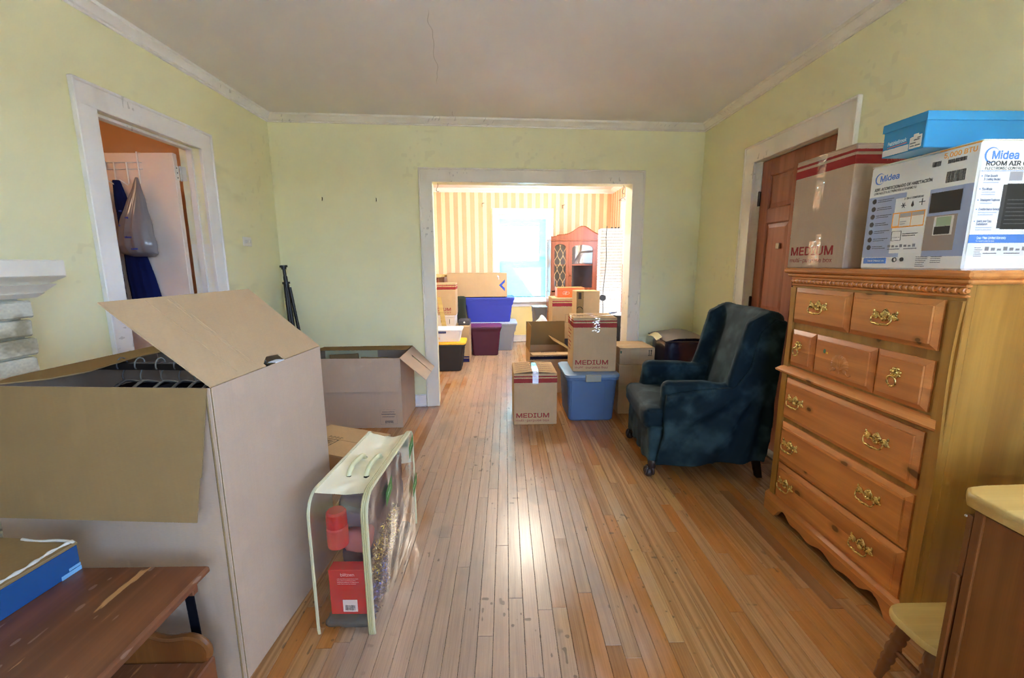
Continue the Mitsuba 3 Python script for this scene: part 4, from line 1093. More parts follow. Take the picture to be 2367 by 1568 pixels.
# ================================================================ clear zip bag of decorations
vb = thing('zip_storage_bag', 'clear vinyl storage bag with cream trim and green tags on the floor', 'bag')
vx, vy = nrm((0.9998, -0.018, 0)), nrm((0.018, 0.9998, 0))
v0 = np.array([-0.695, 1.390, 0.004]); VW, VD, VHN, VHF = 0.206, 0.69, 0.540, 0.515
V = lambda a, b, c: v0 + vx * a + vy * b + up * c
def outline(n=10):
    pts = [(0.004, 0.0), (0, 0.02), (0, 0.2), (0, 0.44)]
    pts += [(0.07 - 0.07 * math.cos(t), VHN - 0.08 + 0.08 * math.sin(t)) for t in np.linspace(0, PI / 2, n)][1:]
    pts += [(b, VHN - (VHN - VHF) * (b - 0.07) / (VD - 0.07)) for b in np.linspace(0.1, VD - 0.02, 14)]
    pts += [(VD, VHF - 0.03), (VD + 0.005, 0.3), (VD, 0.0)]
    return np.array(pts)
OL = outline()
from scipy.interpolate import interp1d
def resample(P, n):
    d = np.r_[0, np.cumsum(np.linalg.norm(np.diff(P, axis=0), axis=1))]
    return interp1d(d, P, axis=0)(np.linspace(0, d[-1], n))
OLr = resample(OL, 90)
def gusset(i0, i1, amp, m=14, sag=0.0, seed=0, lift=0.0):
    rows = []
    for b, c in OLr[i0:i1]:
        for a in np.linspace(0, VW, m):
            e = math.sin(PI * a / VW)
            q = V(a, b, c)
            nz = 2 * meshkit.fbm(np.array([[a * 20, b * 16 + 5, c * 16 + seed]]), 3)[0] - 1
            inn = np.array([0, 0.345 - b, 0.27 - c]); inn /= np.linalg.norm(inn) + 1e-9
            rows.append(q + (vy * inn[1] + up * inn[2]) * (e * (sag + amp * nz) - lift))
    n = i1 - i0
    F = [[i * m + j, i * m + j + 1, (i + 1) * m + j + 1] for i in range(n - 1) for j in range(m - 1)] + [[i * m + j, (i + 1) * m + j + 1, (i + 1) * m + j] for i in range(n - 1) for j in range(m - 1)]
    return trimesh.Trimesh(np.array(rows), F, process=False)
NC = 29
add(vb + '__front_panel', gusset(0, NC + 1, 0.014, 16, 0.006, 1), 'clear_vinyl', True, label='clear front panel')
add(vb + '__top_panel', gusset(NC, 72, 0.020, 18, 0.026, 2), 'paint_satin', True, col=C(226, 222, 194), label='crumpled cream top panel')
add(vb + '__back_panel', gusset(71, 90, 0.004, 10, 0.0, 3), 'clear_vinyl', True)
for sd in (0.0, VW):
    n1, n2 = 26, 22
    pts = []
    for i, t in enumerate(np.linspace(0, 1, n1)):
        for j, s in enumerate(np.linspace(0, 1, n2)):
            b = t * VD
            topz = np.interp(b, OL[3:-2, 0], OL[3:-2, 1]) if b < VD - 0.001 else VHF - 0.03
            topz = np.interp(b, np.r_[0, OL[4:-3, 0], VD], np.r_[0.46, OL[4:-3, 1], VHF - 0.02])
            c = s * topz
            e = math.sin(PI * t) * math.sin(PI * s)
            nz = 2 * meshkit.fbm(np.array([[b * 9 + 2, c * 9, sd * 20 + 1]]), 3)[0] - 1
            bulge = (0.012 * e + 0.017 * nz * min(1, 5 * e)) * (1 if sd else -0.4)
            pts.append(V(sd + bulge, b, c))
    F = [[i * n2 + j, i * n2 + j + 1, (i + 1) * n2 + j + 1] for i in range(n1 - 1) for j in range(n2 - 1)] + [[i * n2 + j, (i + 1) * n2 + j + 1, (i + 1) * n2 + j] for i in range(n1 - 1) for j in range(n2 - 1)]
    add(vb + '__side_panel', trimesh.Trimesh(np.array(pts), F, process=False), 'clear_vinyl', True)
CREAM = C(192, 186, 150)
add(vb + '__piping', tube([V(0, b, c) for b, c in OLr], 0.0045, 7), 'paint_satin', True, col=CREAM)
add(vb + '__piping', tube([V(VW, b, c) for b, c in OLr], 0.0045, 7), 'paint_satin', True, col=CREAM)
add(vb + '__zipper', [tube([V(VW - 0.018 + d, b - 0.002 + 0.0 * d, c + (0.002 if b > 0.05 else 0)) for b, c in OLr[:72]], 0.0042, 6) for d in (0.0, 0.0065, 0.013)], 'paint_satin', True, col=C(176, 168, 124), label='cream zipper along the front and top edge')
add(vb + '__zipper', [tube([V(0.004, b - 0.001, c) for b, c in OLr[:72]], 0.004, 6)], 'paint_satin', True, col=CREAM)
def topz(b): return np.interp(b, OLr[20:74, 0], OLr[20:74, 1])
for a in (0.070, 0.140):
    hp = [V(a, 0.20, topz(0.2) - 0.022), V(a + 0.002, 0.22, topz(0.22) + 0.004), V(a + 0.004, 0.29, topz(0.29) + 0.012), V(a + 0.004, 0.36, topz(0.36) + 0.002), V(a + 0.002, 0.385, topz(0.385) - 0.022)]
    s_ = spline(hp, 16)
    m = tube(s_, 0.010, 8)
    hk = add(vb + '__handle', m, 'paint_satin', True, col=C(206, 204, 160), label='pale webbing handle')
    for b in (0.20, 0.385):
        add(hk + '__eyelet', ball(V(a + 0.001, b, topz(b) - 0.018), (0.011, 0.013, 0.005), 2), 'metal_vc', True, col=C(40, 38, 36))
for i, (b, c) in enumerate(((0.18, 0.40), (0.56, 0.42), (0.60, 0.20))):
    tp = Polygon([(0, 0), (0.085, 0.03), (0.085, 0.088), (0, 0.058)])
    nn = vx; qx = np.eye(4); qx[:3, 0], qx[:3, 1], qx[:3, 2], qx[:3, 3] = vy, up, vx, V(VW + 0.013, b, c)
    add(vb + '__green_tag', xf(prism(tp, 0.001), qx), 'paint_satin', col=C(52, 108, 44), label='green printed tag')
    add(vb + '__tag_lettering', xf(cat(*[box((0.014 + 0.009 * j, 0.026, 0.0011), (0.020 + 0.009 * j, 0.026 + 0.010 + 0.004 * (j % 2), 0.0015)) for j in range(6)]), qx @ np.array([[1, 0, 0, 0], [0.34, 1, 0, 0], [0, 0, 1, 0], [0, 0, 0, 1.0]])), 'paint_satin', col=C(120, 160, 110))
# what is in the bag
k = thing('gift_box', 'red paper box lettered blitzen standing at the front inside the clear bag', 'box')
qb = np.eye(4); qb[:3, 0], qb[:3, 1], qb[:3, 2], qb[:3, 3] = vx, up, -vy, V(0.034, 0.042, 0.045)
add(k + '__body', fix(xf(cbox((0, 0, -0.05), (0.142, 0.185, 0), 0.002), qb)), 'paint_satin', col=C(188, 42, 46))
add(k + '__lettering', fix(xf(cat(text('blitzen', 0.012, (0.043, 0.160, 0.0002), (1, 0, 0), (0, 1, 0), 0.0005, True, 0.052), *[plate((0.03, 0.148 - 0.007 * i, 0.0002), (1, 0, 0), (0, 1, 0), 0.08 - 0.01 * (i % 2), 0.0016, 0.0004) for i in range(4)]), qb)), 'paint_matte', col=C(226, 170, 168))
add(k + '__barcode_label', xf(plate((0.046, 0.012, 0.0002), (1, 0, 0), (0, 1, 0), 0.054, 0.05, 0.0004), qb), 'paint_matte', col=C(228, 216, 210))
add(k + '__barcode', xf(cat(*[plate((x, y, 0.0007), (1, 0, 0), (0, 1, 0), w, h, 0.0003) for x, y, w, h in bars(0.054, 0.018, 0.038, 0.022, 12, 7)]), qb), 'paint_matte', col=C(60, 46, 46))
k = thing('candle_jar', 'red glass candle jar in the upper left of the clear bag', 'candle')
qc = np.eye(4); qc[:3, 3] = V(0.062, 0.085, 0.305)
add(k + '__jar', xf(lathe([(0, 0), (0.036, 0), (0.038, 0.01), (0.038, 0.072), (0.034, 0.078)], 24), qc), 'paint_gloss', 30, col=C(196, 70, 64))
add(k + '__lid', xf(lathe([(0.036, 0.079), (0.037, 0.09), (0.036, 0.132), (0.03, 0.140), (0, 0.140)], 24), qc), 'paint_gloss', 30, col=C(184, 34, 34))
def lump(c, half, amp, seed, h=0.012):
    c, half = np.array(c), np.array(half)
    def f(P):
        n_ = meshkit.fbm((P - c) * 16 + seed * 7.3, 3)
        return sd_box(P, c, half, half.min() * 0.7) - amp * (n_ - 0.5) * 2
    return nets(f, c - half - amp - h, c + half + amp + h, h)
def local(m):
    q = np.eye(4); q[:3, 0], q[:3, 1], q[:3, 2], q[:3, 3] = vx, vy, up, v0
    return xf(m, q)
for nm, lab, ct, c, hf, col in (('folded_cloth', 'dark green and grey folded cloth at the bottom of the clear bag', 'cloth', (0.10, 0.34, 0.020), (0.085, 0.32, 0.018), C(78, 84, 80)),
                            ('folded_blanket', 'dark plum folded blanket filling the back of the clear bag', 'blanket', (0.092, 0.415, 0.25), (0.072, 0.245, 0.20), C(74, 60, 70)),
                            ('gift_bag', 'dusty rose paper gift bag lying in the middle of the clear bag', 'gift bag', (0.115, 0.155, 0.285), (0.050, 0.05, 0.040), C(170, 104, 100)),
                            ('scarf', 'grey scarf stuffed above the red box in the clear bag', 'scarf', (0.10, 0.165, 0.37), (0.06, 0.04, 0.035), C(110, 100, 104))):
    k = add(nm, local(lump(c, hf, 0.012, len(nm))), 'paint_matte', True, col=col)
    labels[k] = {'label': lab, 'category': ct}
def tinsel(c, half, n, seed):
    r = np.random.default_rng(seed)
    p = np.array(c) + (r.uniform(-1, 1, (n, 3))) * np.array(half)
    d = r.normal(size=(n, 3)); d /= np.linalg.norm(d, axis=1, keepdims=True)
    e = np.cross(d, r.normal(size=(n, 3))); e /= np.linalg.norm(e, axis=1, keepdims=True)
    v = np.stack([p - d * 0.008, p + d * 0.008 + e * 0.002, p + e * 0.004], 1).reshape(-1, 3)
    return trimesh.Trimesh(v, np.arange(3 * n).reshape(-1, 3), process=False)
scene['foil_vc'] = {'type': 'twosided', 'bsdf': {'type': 'roughconductor', 'alpha': 0.12, 'specular_reflectance': VC}}
for nm, lab, c, hf, col in (('tinsel_garland', 'gold tinsel garland against the right side of the clear bag', (0.183, 0.26, 0.20), (0.010, 0.17, 0.075), C(206, 176, 84)), ('tinsel_garland', 'blue tinsel garland at the bottom right of the clear bag', (0.183, 0.145, 0.085), (0.010, 0.11, 0.065), C(70, 96, 178))):
    k = add(nm, local(tinsel(c, hf, 1500, 5)), 'foil_vc', False, col=col)
    labels[k] = {'label': lab, 'category': 'garland', 'kind': 'stuff'}

# ================================================================ flat carton behind the bag
Mq = rotz((-1.42, 2.63, 0), -22)
k = carton('low cardboard box lying on the floor behind the clear storage bag', Mq, (0.52, 0.40, 0.20), None, 'cardboard', tape=False)
with at(Mq):
    add(k + '__printed_frame', [plate((0.150, 0.085, 0.2002), (1, 0, 0), (0, 1, 0), 0.115, 0.11, 0.0004), ], 'paint_matte', col=C(92, 80, 66))
    add(k + '__printed_panel', [plate((0.157, 0.092, 0.2007), (1, 0, 0), (0, 1, 0), 0.101, 0.096, 0.0003)], 'cardboard')
    add(k + '__barcode', [plate((x, y, 0.2011), (1, 0, 0), (0, 1, 0), w, h, 0.0003) for x, y, w, h in bars(0.168, 0.105, 0.08, 0.07, 14, 9)], 'paint_matte', col=C(92, 80, 66))
    gl = []
    for i in range(4):
        x = 0.152 + i * 0.03
        gl.append(tube([(x, 0.213, 0.2003), (x + 0.012, 0.213, 0.2003), (x + 0.014, 0.222, 0.2003), (x + 0.020, 0.232, 0.2003), (x + 0.004, 0.236, 0.2003), (x + 0.006, 0.224, 0.2003)], 0.0012, 5, True))
    add(k + '__printed_symbol', gl, 'paint_matte', True, col=C(92, 80, 66))

# ================================================================ open carton against the back wall
def open_carton(label, M, size, flaps, mat_o='cardboard', mat_i='cardboard_in', group=None, t=0.004):
    """flaps: side -> (length, angle of the flap above the horizontal pointing outwards in degrees, inset)"""
    w, d, h = size
    k = thing('cardboard_box', label, 'box', group)
    with at(M):
        add(k + '__body', [box((0, 0, 0), (w, t, h)), box((0, d - t, 0), (w, d, h)), box((0, t, 0), (t, d - t, h)), box((w - t, t, 0), (w, d - t, h)), box((0, 0, 0), (w, d, t))], mat_o)
        for side, (L, ang, ins) in flaps.items():
            a = math.radians(ang)
            out = {'f': (0, -1, 0), 'b': (0, 1, 0), 'l': (-1, 0, 0), 'r': (1, 0, 0)}[side]
            along, o, n = {'f': ((1, 0, 0), (0, 0, h), w), 'b': ((-1, 0, 0), (w, d, h), w), 'l': ((0, -1, 0), (0, d, h), d), 'r': ((0, 1, 0), (w, 0, h), d)}[side]
            dirv = np.array(out) * math.cos(a) + np.array([0, 0, 1.0]) * math.sin(a)
            p = Polygon([(0.002, 0), (n - 0.002, 0), (n - ins, L), (ins, L)])
            if side == 'r' and L > 0.25:
                p = p.difference(Polygon([(n * 0.50, 0.06), (n * 0.58, 0.05), (n * 0.60, L * 0.99), (n * 0.57, L * 0.99)]))
            m = xf(prism(p, t), frame(np.array(o), along, dirv))
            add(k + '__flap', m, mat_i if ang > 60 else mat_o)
    return k
M_ = rotz((-1.66, 3.43, 0), 0.6)
k = open_carton('open cardboard box under the yellow back wall left of the opening', M_, (0.80, 0.53, 0.59), {'f': (0.275, -84, 0.016), 'b': (0.26, 177, 0.004), 'r': (0.275, -44, 0.03), 'l': (0.26, -80, 0.01)}, 'cardboard_pink', 'cardboard_in')
with at(M_):
    add(k + '__inner_flap', [xf(cbox((0, 0, 0), (0.24, 0.012, 0.16), 0.002), rotz((0.12 + 0.3 * i, 0.30 - 0.1 * i, 0.40), 12 - 20 * i)) for i in range(2)], 'cardboard_in')
    o = np.array([0.615, -0.0003, 0.03])
    add(k + '__printed_frame', [plate(o, (1, 0, 0), (0, 0, 1), 0.138, 0.0014, 0.0004), plate(o + [0, 0, 0.125], (1, 0, 0), (0, 0, 1), 0.138, 0.0014, 0.0004), plate(o, (1, 0, 0), (0, 0, 1), 0.0014, 0.125, 0.0004), plate(o + [0.137, 0, 0], (1, 0, 0), (0, 0, 1), 0.0014, 0.125, 0.0004)], 'paint_matte', col=C(150, 136, 130))
    add(k + '__printed_lines', [plate(o + [0.018 - 0.008 * (i == 1), 0, 0.104 - 0.021 * i], (1, 0, 0), (0, 0, 1), 0.10 + 0.016 * (i == 1), 0.006 + 0.003 * (i == 1), 0.0004) for i in range(3)], 'paint_matte', col=C(128, 116, 112))
    add(k + '__barcode', [plate((x, -0.0003, y), (1, 0, 0), (0, 0, 1), w, h, 0.0004) for x, y, w, h in bars(0.655, 0.04, 0.068, 0.022, 14, 4)], 'paint_matte', col=C(96, 88, 86))

# ================================================================ black folded light stand in the corner
k = thing('light_stand', 'folded black tripod stand leaning in the left corner', 'tripod')
sb, stp = np.array([-1.80, 3.76, 0.0]), np.array([-1.905, 3.80, 1.333])
dr_ = nrm(stp - sb); S_ = lambda t, off=(0, 0, 0): sb + (stp - sb) * t + np.array(off)
add(k + '__pole', [cyl(S_(0.05), S_(0.93), 0.017, 14), cyl(S_(0.85), S_(1.0), 0.013, 14)], 'paint_satin', 40, col=C(24, 24, 26))
add(k + '__top_plate', [cyl(S_(0.988), S_(1.0), 0.031, 20), cyl(S_(0.975), S_(0.99), 0.020, 16)], 'paint_satin', 40, col=C(22, 22, 24))
add(k + '__collar', [cyl(S_(0.882), S_(0.895), 0.030, 18), cyl(S_(0.855), S_(0.884), 0.023, 16)], 'paint_satin', 40, col=C(22, 22, 24))
for i in range(3):
    a = i * 2 * PI / 3 + 0.5
    e = np.array([math.cos(a), math.sin(a), 0])
    add(k + '__leg', [tube([S_(0.86) + e * 0.022, S_(0.5) + e * 0.048, S_(0.0) + e * 0.062 + [0, 0, 0.012]], 0.013, 8), ball(S_(0.0) + e * 0.062 + [0, 0, 0.016], 0.016, 1)], 'paint_satin', True, col=C(26, 26, 30))

# ---- small fittings on the walls
k = thing('switch_plate', 'white light switch plate on the left wall near the corner', 'light switch')
add(k + '__plate', cbox((XL, 3.372, 1.480), (XL + 0.006, 3.482, 1.549), 0.003), 'paint_satin', col=C(222, 220, 212))
for y in (3.405, 3.448):
    add(k + '__toggle', [cbox((XL + 0.005, y - 0.006, 1.503), (XL + 0.016, y + 0.006, 1.526), 0.002)], 'paint_satin', col=C(204, 202, 194))
for i, (x, z) in enumerate(((-1.581, 1.897), (-1.126, 1.893))):
    q = WB @ np.array([[1, 0, 0, x * BK], [0, 1, 0, 0], [0, 0, 1, z], [0, 0, 0, 1.0]])
    k = thing('picture_hook', ('left' if i == 0 else 'right') + ' one of two tiny brass picture hooks on the back wall', 'hook')
    with at(q):
        add(k + '__nail', cyl((0, 0.002, 0.010), (0, -0.008, 0.014), 0.0028, 8), 'metal_vc', True, col=C(66, 58, 40))
        add(k + '__hook', tube([(0, -0.002, 0.008), (0, -0.003, -0.008), (0, -0.008, -0.012), (0, -0.011, -0.007)], 0.0034, 6), 'metal_vc', True, col=C(84, 70, 40))
for x, s in ((-0.602, 'left'), (1.122, 'right')):
    q = WB @ np.array([[1, 0, 0, x * BK], [0, 1, 0, 0.10], [0, 0, 1, 2.055], [0, 0, 0, 1.0]])
    with at(q):
        m = tube(spline([(0, 0, 0.0), (0.001, 0, -0.03), (-0.008, 0, -0.045), (-0.008, 0, -0.066), (0.002, 0, -0.074), (0.010, 0, -0.066)], 20), 0.0022, 6)
        k = add('cup_hook', m, 'metal_vc', True, col=C(120, 92, 74))
    labels[k] = {'label': f'thin wire hook under the opening head near its {s} end', 'category': 'hook'}

# ================================================================ fireplace at the far left
k = thing('fireplace', 'white painted stone fireplace with a moulded mantel at the left edge', 'fireplace')
add(k + '__core', box((XL + 0.002, 0.2, 0), (-1.822, 1.645, 1.22)), 'painted_stone')
r_ = np.random.default_rng(8)
zc = 1.215
ci = 0
while zc > 0.02:
    hh = 0.074 + r_.uniform(-0.006, 0.008)
    z0 = max(zc - hh, 0.0)
    y = 1.672 + r_.uniform(-0.008, 0.006)
    while y > 1.15:
        Ls = r_.uniform(0.14, 0.26)
        pr2 = r_.uniform(0, 0.012)
        m = cbox((XL + 0.003 if y > 1.6 else -1.86, y - Ls, z0 + 0.004), (-1.806 + pr2, y - 0.004, zc - 0.003), 0.007)
        m = m.subdivide().subdivide()
        m.vertices += (meshkit.fbm(m.vertices * 22, 2)[:, None] - 0.5) * 0.007
        add(k + '__stone', m, 'painted_stone', 30)
        y -= Ls
    zc = z0
for d, z0, z1, e in ((0.055, 1.222, 1.240, 0.0), (0.085, 1.240, 1.272, 0.02), (0.112, 1.272, 1.300, 0.035)):
    add(k + '__molding', [hull([(x, y, z) for x, y, z in [(XL, 0.2, z0), (XL, 1.675 + e, z0), (-1.81 + d * 0.55, 0.2, z0), (-1.81 + d * 0.55, 1.675 + e * 0.6, z0), (XL, 0.2, z1), (XL, 1.675 + e + 0.012, z1), (-1.81 + d, 0.2, z1), (-1.81 + d, 1.675 + e + 0.012, z1)]])], 'trim_cream', 20)
add(k + '__mantel_shelf', cbox((XL, 0.2, 1.300), (-1.690, 1.715, 1.362), 0.004), 'trim_cream', label='moulded mantel shelf')

# ================================================================ velvet wing chair
ak = thing('wing_armchair', 'dark teal velvet wing armchair with a loose cover and ball feet', 'armchair')
ax_, ay_ = nrm((0.9963, -0.086, 0)), nrm((0.086, 0.9963, 0))
Ma = np.eye(4); Ma[:3, 0], Ma[:3, 1], Ma[:3, 3] = ax_, ay_, (0.868, 2.530, 0.0)
def lean(P, x0, z0, deg):
    a = math.radians(deg); c, s = math.cos(a), math.sin(a)
    Q = P.copy(); dx, dz = P[:, 0] - x0, P[:, 2] - z0
    Q[:, 0] = x0 + c * dx - s * dz; Q[:, 2] = z0 + s * dx + c * dz
    return Q
AW = 0.68
def f_back(P):
    Q = lean(P, 0.52, 0.40, 13.5)
    y = Q[:, 1] - AW / 2
    top = 1.085 - 0.035 * (np.abs(y) / 0.3) ** 2.5
    b = sd_box(Q, (0.575, AW / 2, 0.72), (0.068, 0.300, 0.365), 0.06)
    b = np.maximum(b, Q[:, 2] - top)
    wr = 0.0
    for s in (-1, 1):
        yc_ = AW / 2 + s * 0.300
        w = sd_box(Q, (0.505, yc_, 0.80), (0.090, 0.036, 0.275), 0.034)
        w = np.maximum(w, (Q[:, 2] - 1.03) * 0.75 + (0.465 - Q[:, 0]) * 0.65)
        b = smin(b, w, 0.05)
    pull = 0.006 * np.sin((Q[:, 2] * 13 + (Q[:, 1]) * 26 - Q[:, 0] * 9)) * np.clip((0.70 - Q[:, 2]) / 0.2, 0, 1)
    n_ = meshkit.fbm(P * np.array([7, 7, 4]), 3) - 0.5
    return b - pull - 0.014 * n_
def f_arm(yc_, s):
    def f(P):
        a = sd_box(P, (0.34, yc_, 0.455), (0.250, 0.047, 0.170), 0.044)
        ridge = np.sin((P[:, 0] * 34 + P[:, 2] * 8 + 3 * meshkit.noise(P * 5)))
        front = np.clip((0.22 - P[:, 0]) / 0.12, 0, 1)
        sag = 0.012 * np.exp(-((P[:, 0] - 0.44) / 0.07) ** 2) * np.clip((P[:, 2] - 0.55) / 0.06, 0, 1)
        return a - 0.005 * ridge * front + sag - 0.012 * (meshkit.fbm(P * 9, 3) - 0.5)
    return f
def f_seat(P):
    c = sd_box(P, (0.28, AW / 2, 0.385), (0.275, 0.235, 0.072), 0.05)
    t_ = sd_box(P, (0.055, AW / 2, 0.380), (0.072, 0.318, 0.070), 0.045)
    b = smin(c, t_, 0.02)
    crown_ = 0.018 * np.exp(-((P[:, 0] - 0.25) / 0.22) ** 2 - ((P[:, 1] - AW / 2) / 0.22) ** 2) * (P[:, 2] > 0.38)
    return b - crown_ - 0.010 * (meshkit.fbm(P * 8, 3) - 0.5)
def f_skirt(P):
    hem = 0.095 + 0.03 * np.clip((P[:, 0] - 0.1) / 0.6, 0, 1)
    b = sd_box(P, (0.35, AW / 2, 0.205), (0.335, 0.322, 0.135), 0.025)
    b = np.maximum(b, hem - P[:, 2])
    fold = 0.007 * np.sin(P[:, 1] * 38 + P[:, 0] * 30 + 4 * meshkit.noise(P * 6)) * np.clip((0.28 - P[:, 2]) / 0.12, 0, 1)
    return b - fold
SIDE = Polygon([(0.06, 0.09), (0.09, 0.30), (0.10, 0.55), (0.30, 0.585), (0.50, 0.60), (0.575, 0.72), (0.62, 0.93), (0.70, 1.02), (0.765, 1.00), (0.755, 0.80), (0.735, 0.45), (0.70, 0.14)])
def f_side(y0, s):
    from shapely import contains_xy, distance, points, prepare, boundary
    prepare(SIDE)
    bd = SIDE.exterior
    def f(P):
        pts_ = points(P[:, 0], P[:, 2])
        d2 = distance(pts_, bd) * np.where(contains_xy(SIDE, P[:, 0], P[:, 2]), -1, 1)
        ang = np.arctan2(P[:, 2] - 0.66, 0.70 - P[:, 0])
        r = np.hypot(P[:, 2] - 0.66, P[:, 0] - 0.70)
        fold = 0.028 * np.clip(r / 0.4, 0.15, 1) * np.sin(ang * 17 + 2.4 * meshkit.noise(np.stack([P[:, 0] * 4, P[:, 2] * 4, 0 * r + s], -1))) * np.clip((0.60 - P[:, 2]) / 0.15, 0.12, 1)
        d1 = np.abs(P[:, 1] - (y0 + s * (0.020 * np.clip((0.5 - P[:, 2]) / 0.3, 0, 1)) + fold * 0.8)) - 0.017
        q = np.stack([d1, d2], -1) + 0.014
        return np.linalg.norm(np.maximum(q, 0), axis=1) + np.minimum(q.max(1), 0) - 0.014
    return f
with at(Ma):
    h_ = 0.0115
    add(ak + '__seat_cushion', nets(f_seat, (-0.06, -0.02, 0.26), (0.60, 0.70, 0.52), h_), 'velvet', True)
    add(ak + '__backrest', nets(f_back, (0.30, -0.06, 0.30), (0.98, 0.74, 1.14), h_), 'velvet', True)
    add(ak + '__armrest', nets(f_arm(0.058, -1), (0.05, -0.02, 0.24), (0.64, 0.14, 0.66), 0.0095), 'velvet', True)
    add(ak + '__armrest', nets(f_arm(AW - 0.058, 1), (0.05, AW - 0.14, 0.24), (0.64, AW + 0.02, 0.66), 0.0095), 'velvet', True)
    add(ak + '__skirt', nets(f_skirt, (-0.02, -0.03, 0.05), (0.74, 0.72, 0.38), 0.011), 'velvet', True)
    add(ak + '__side_cover', nets(f_side(0.006, -1), (0.0, -0.09, 0.04), (0.82, 0.07, 1.10), 0.0105), 'velvet', True)
    add(ak + '__side_cover', nets(f_side(AW - 0.006, 1), (0.0, AW - 0.07, 0.04), (0.82, AW + 0.09, 1.10), 0.0125), 'velvet', True)
    for y in (0.035, AW - 0.035):
        cl = [ball((0.03, y, 0.030), (0.030, 0.030, 0.030), 2), tube([(0.045, y, 0.055), (0.05, y, 0.11)], [0.022, 0.03], 10)]
        for j in range(4):
            a = j * PI / 2 + PI / 4
            cl.append(tube(spline([(0.034 + 0.014 * math.cos(a), y + 0.014 * math.sin(a), 0.066), (0.032 + 0.031 * math.cos(a), y + 0.031 * math.sin(a), 0.044), (0.030 + 0.031 * math.cos(a), y + 0.031 * math.sin(a), 0.020)], 8), [0.010, 0.0095, 0.009, 0.0085, 0.008, 0.0075, 0.007, 0.005], 7))
        add(ak + '__foot', cl, 'paint_satin', True, col=C(46, 34, 30), label='dark claw and ball foot')
    for y in (0.05, AW - 0.085):
        add(ak + '__leg', hull([(x, y_, z) for z, x0, x1 in ((0.0, 0.70, 0.735), (0.16, 0.66, 0.705)) for x in (x0, x1) for y_ in (y, y + 0.035)]), 'paint_satin', col=C(30, 24, 24))

# ================================================================ boxes in front of the opening
Mm = rotz((0.060, 3.472, 0), 1.2)
k = carton('moving box lettered medium standing on the floor, its top flaps taped and peaked', Mm, (0.362, 0.40, 0.445), 'medium moving boxes', 'cardboard', seam='y', tilt=(0.10, 0.07))
medium_print(k, Mm, 0.362, 0.40, 0.445)
with at(Mm):
    for s in range(2):
        o = np.array([0.02 if s == 0 else 0.20, 0.05, 0.4452])
        add(k + '__printed_lines', [xf(plate((0, 0.075 * i, 0), (1, 0, 0), (0, 1, 0), 0.13, 0.010, 0.0005), frame(o + ([0, 0, 0.0035] if s == 0 else [0, 0, 0.012]), (1, 0, 0.10 if s == 0 else -0.07), (0, 1, 0))) for i in range(5)], 'paint_matte', col=C(150, 120, 110))
tk = tote('light blue plastic storage tote with a grey latch under the medium moving box', rotz((0.722, 3.765, 0), 1.0), 0.455, 0.51, 0.425, C(78, 108, 146), C(114, 138, 164), ribs=2, taper=0.84, hcol=C(150, 152, 140), band=0.90)
Mn = rotz((0.566, 3.592, 0.426), -0.8)
k = carton('moving box lettered medium sitting on the light blue tote', Mn, (0.366, 0.345, 0.462), 'medium moving boxes', 'cardboard', seam='x')
medium_print(k, Mn, 0.366, 0.345, 0.462, True, False, False, True)
with at(Mn):
    add(k + '__printed_band', [plate((-0.0002, 0.345, 0.428), (0, -1, 0), (0, 0, 1), 0.345, 0.011, 0.0005), plate((-0.0002, 0.345, 0.380), (0, -1, 0), (0, 0, 1), 0.345, 0.036, 0.0005)], 'paint_matte', col=RED)
    add(k + '__tape', [crumple((0.155, 0.02, 0.4632), (1, 0, 0), (0, 1, 0), 0.055, 0.30, 16, 6, 0.002, 11), crumple((0.16, -0.0008, 0.34), (1, 0, 0), (0, 0, 1), 0.06, 0.12, 16, 6, 0.003, 12)], 'tape')
    add(k + '__printed_lines', [plate((0.03 + 0.2 * s, 0.06 + 0.055 * i, 0.4622), (1, 0, 0), (0, 1, 0), 0.11, 0.008, 0.0005) for s in range(2) for i in range(5)], 'paint_matte', col=C(160, 128, 110))
Ms = rotz((0.995, 3.715, 0), 1)
k = carton('plain cardboard box on the floor between the blue tote and the armchair', Ms, (0.34, 0.40, 0.452), None, 'cardboard', tape=False)
with at(Ms):
    add(k + '__tape', [crumple((0.13, -0.0008, 0.33), (1, 0, 0), (0, 0, 1), 0.06, 0.118, 12, 6, 0.002, 21), crumple((0.001, -0.001, 0.22), (1, 0, 0), (0, 0, 1), 0.33, 0.05, 8, 20, 0.0015, 22)], 'tape_film')
Mt = rotz((1.000, 3.728, 0.4525), 2)
k = carton('small taped cardboard box with an arrow mark, topmost of its stack beside the armchair', Mt, (0.315, 0.345, 0.148), None, 'cardboard', tape=False)
with at(Mt):
    add(k + '__tape', [crumple((0.0, 0.10, 0.1484), (1, 0, 0), (0, 1, 0), 0.315, 0.055, 7, 24, 0.002, 23), crumple((0.10, -0.0008, 0.05), (1, 0, 0), (0, 0, 1), 0.075, 0.098, 10, 8, 0.002, 24)], 'tape_film')
    A_ = []
    for x in (0.262, 0.280):
        A_ += [plate((x, -0.0003, 0.085), (1, 0, 0), (0, 0, 1), 0.005, 0.034, 0.0004), xf(prism([(-0.005, 0), (0.010, 0), (0.0025, 0.012)], 0.0004), frame((x, -0.0003, 0.118), (1, 0, 0), (0, 0, 1)))]
    A_.append(plate((0.256, -0.0003, 0.076), (1, 0, 0), (0, 0, 1), 0.036, 0.004, 0.0004))
    add(k + '__arrow_mark', A_, 'paint_matte', col=C(60, 50, 42))
    add(k + '__green_mark', plate((0.006, -0.0003, 0.10), (1, 0, 0), (0, 0, 1), 0.012, 0.022, 0.0004), 'paint_matte', col=C(58, 92, 70))

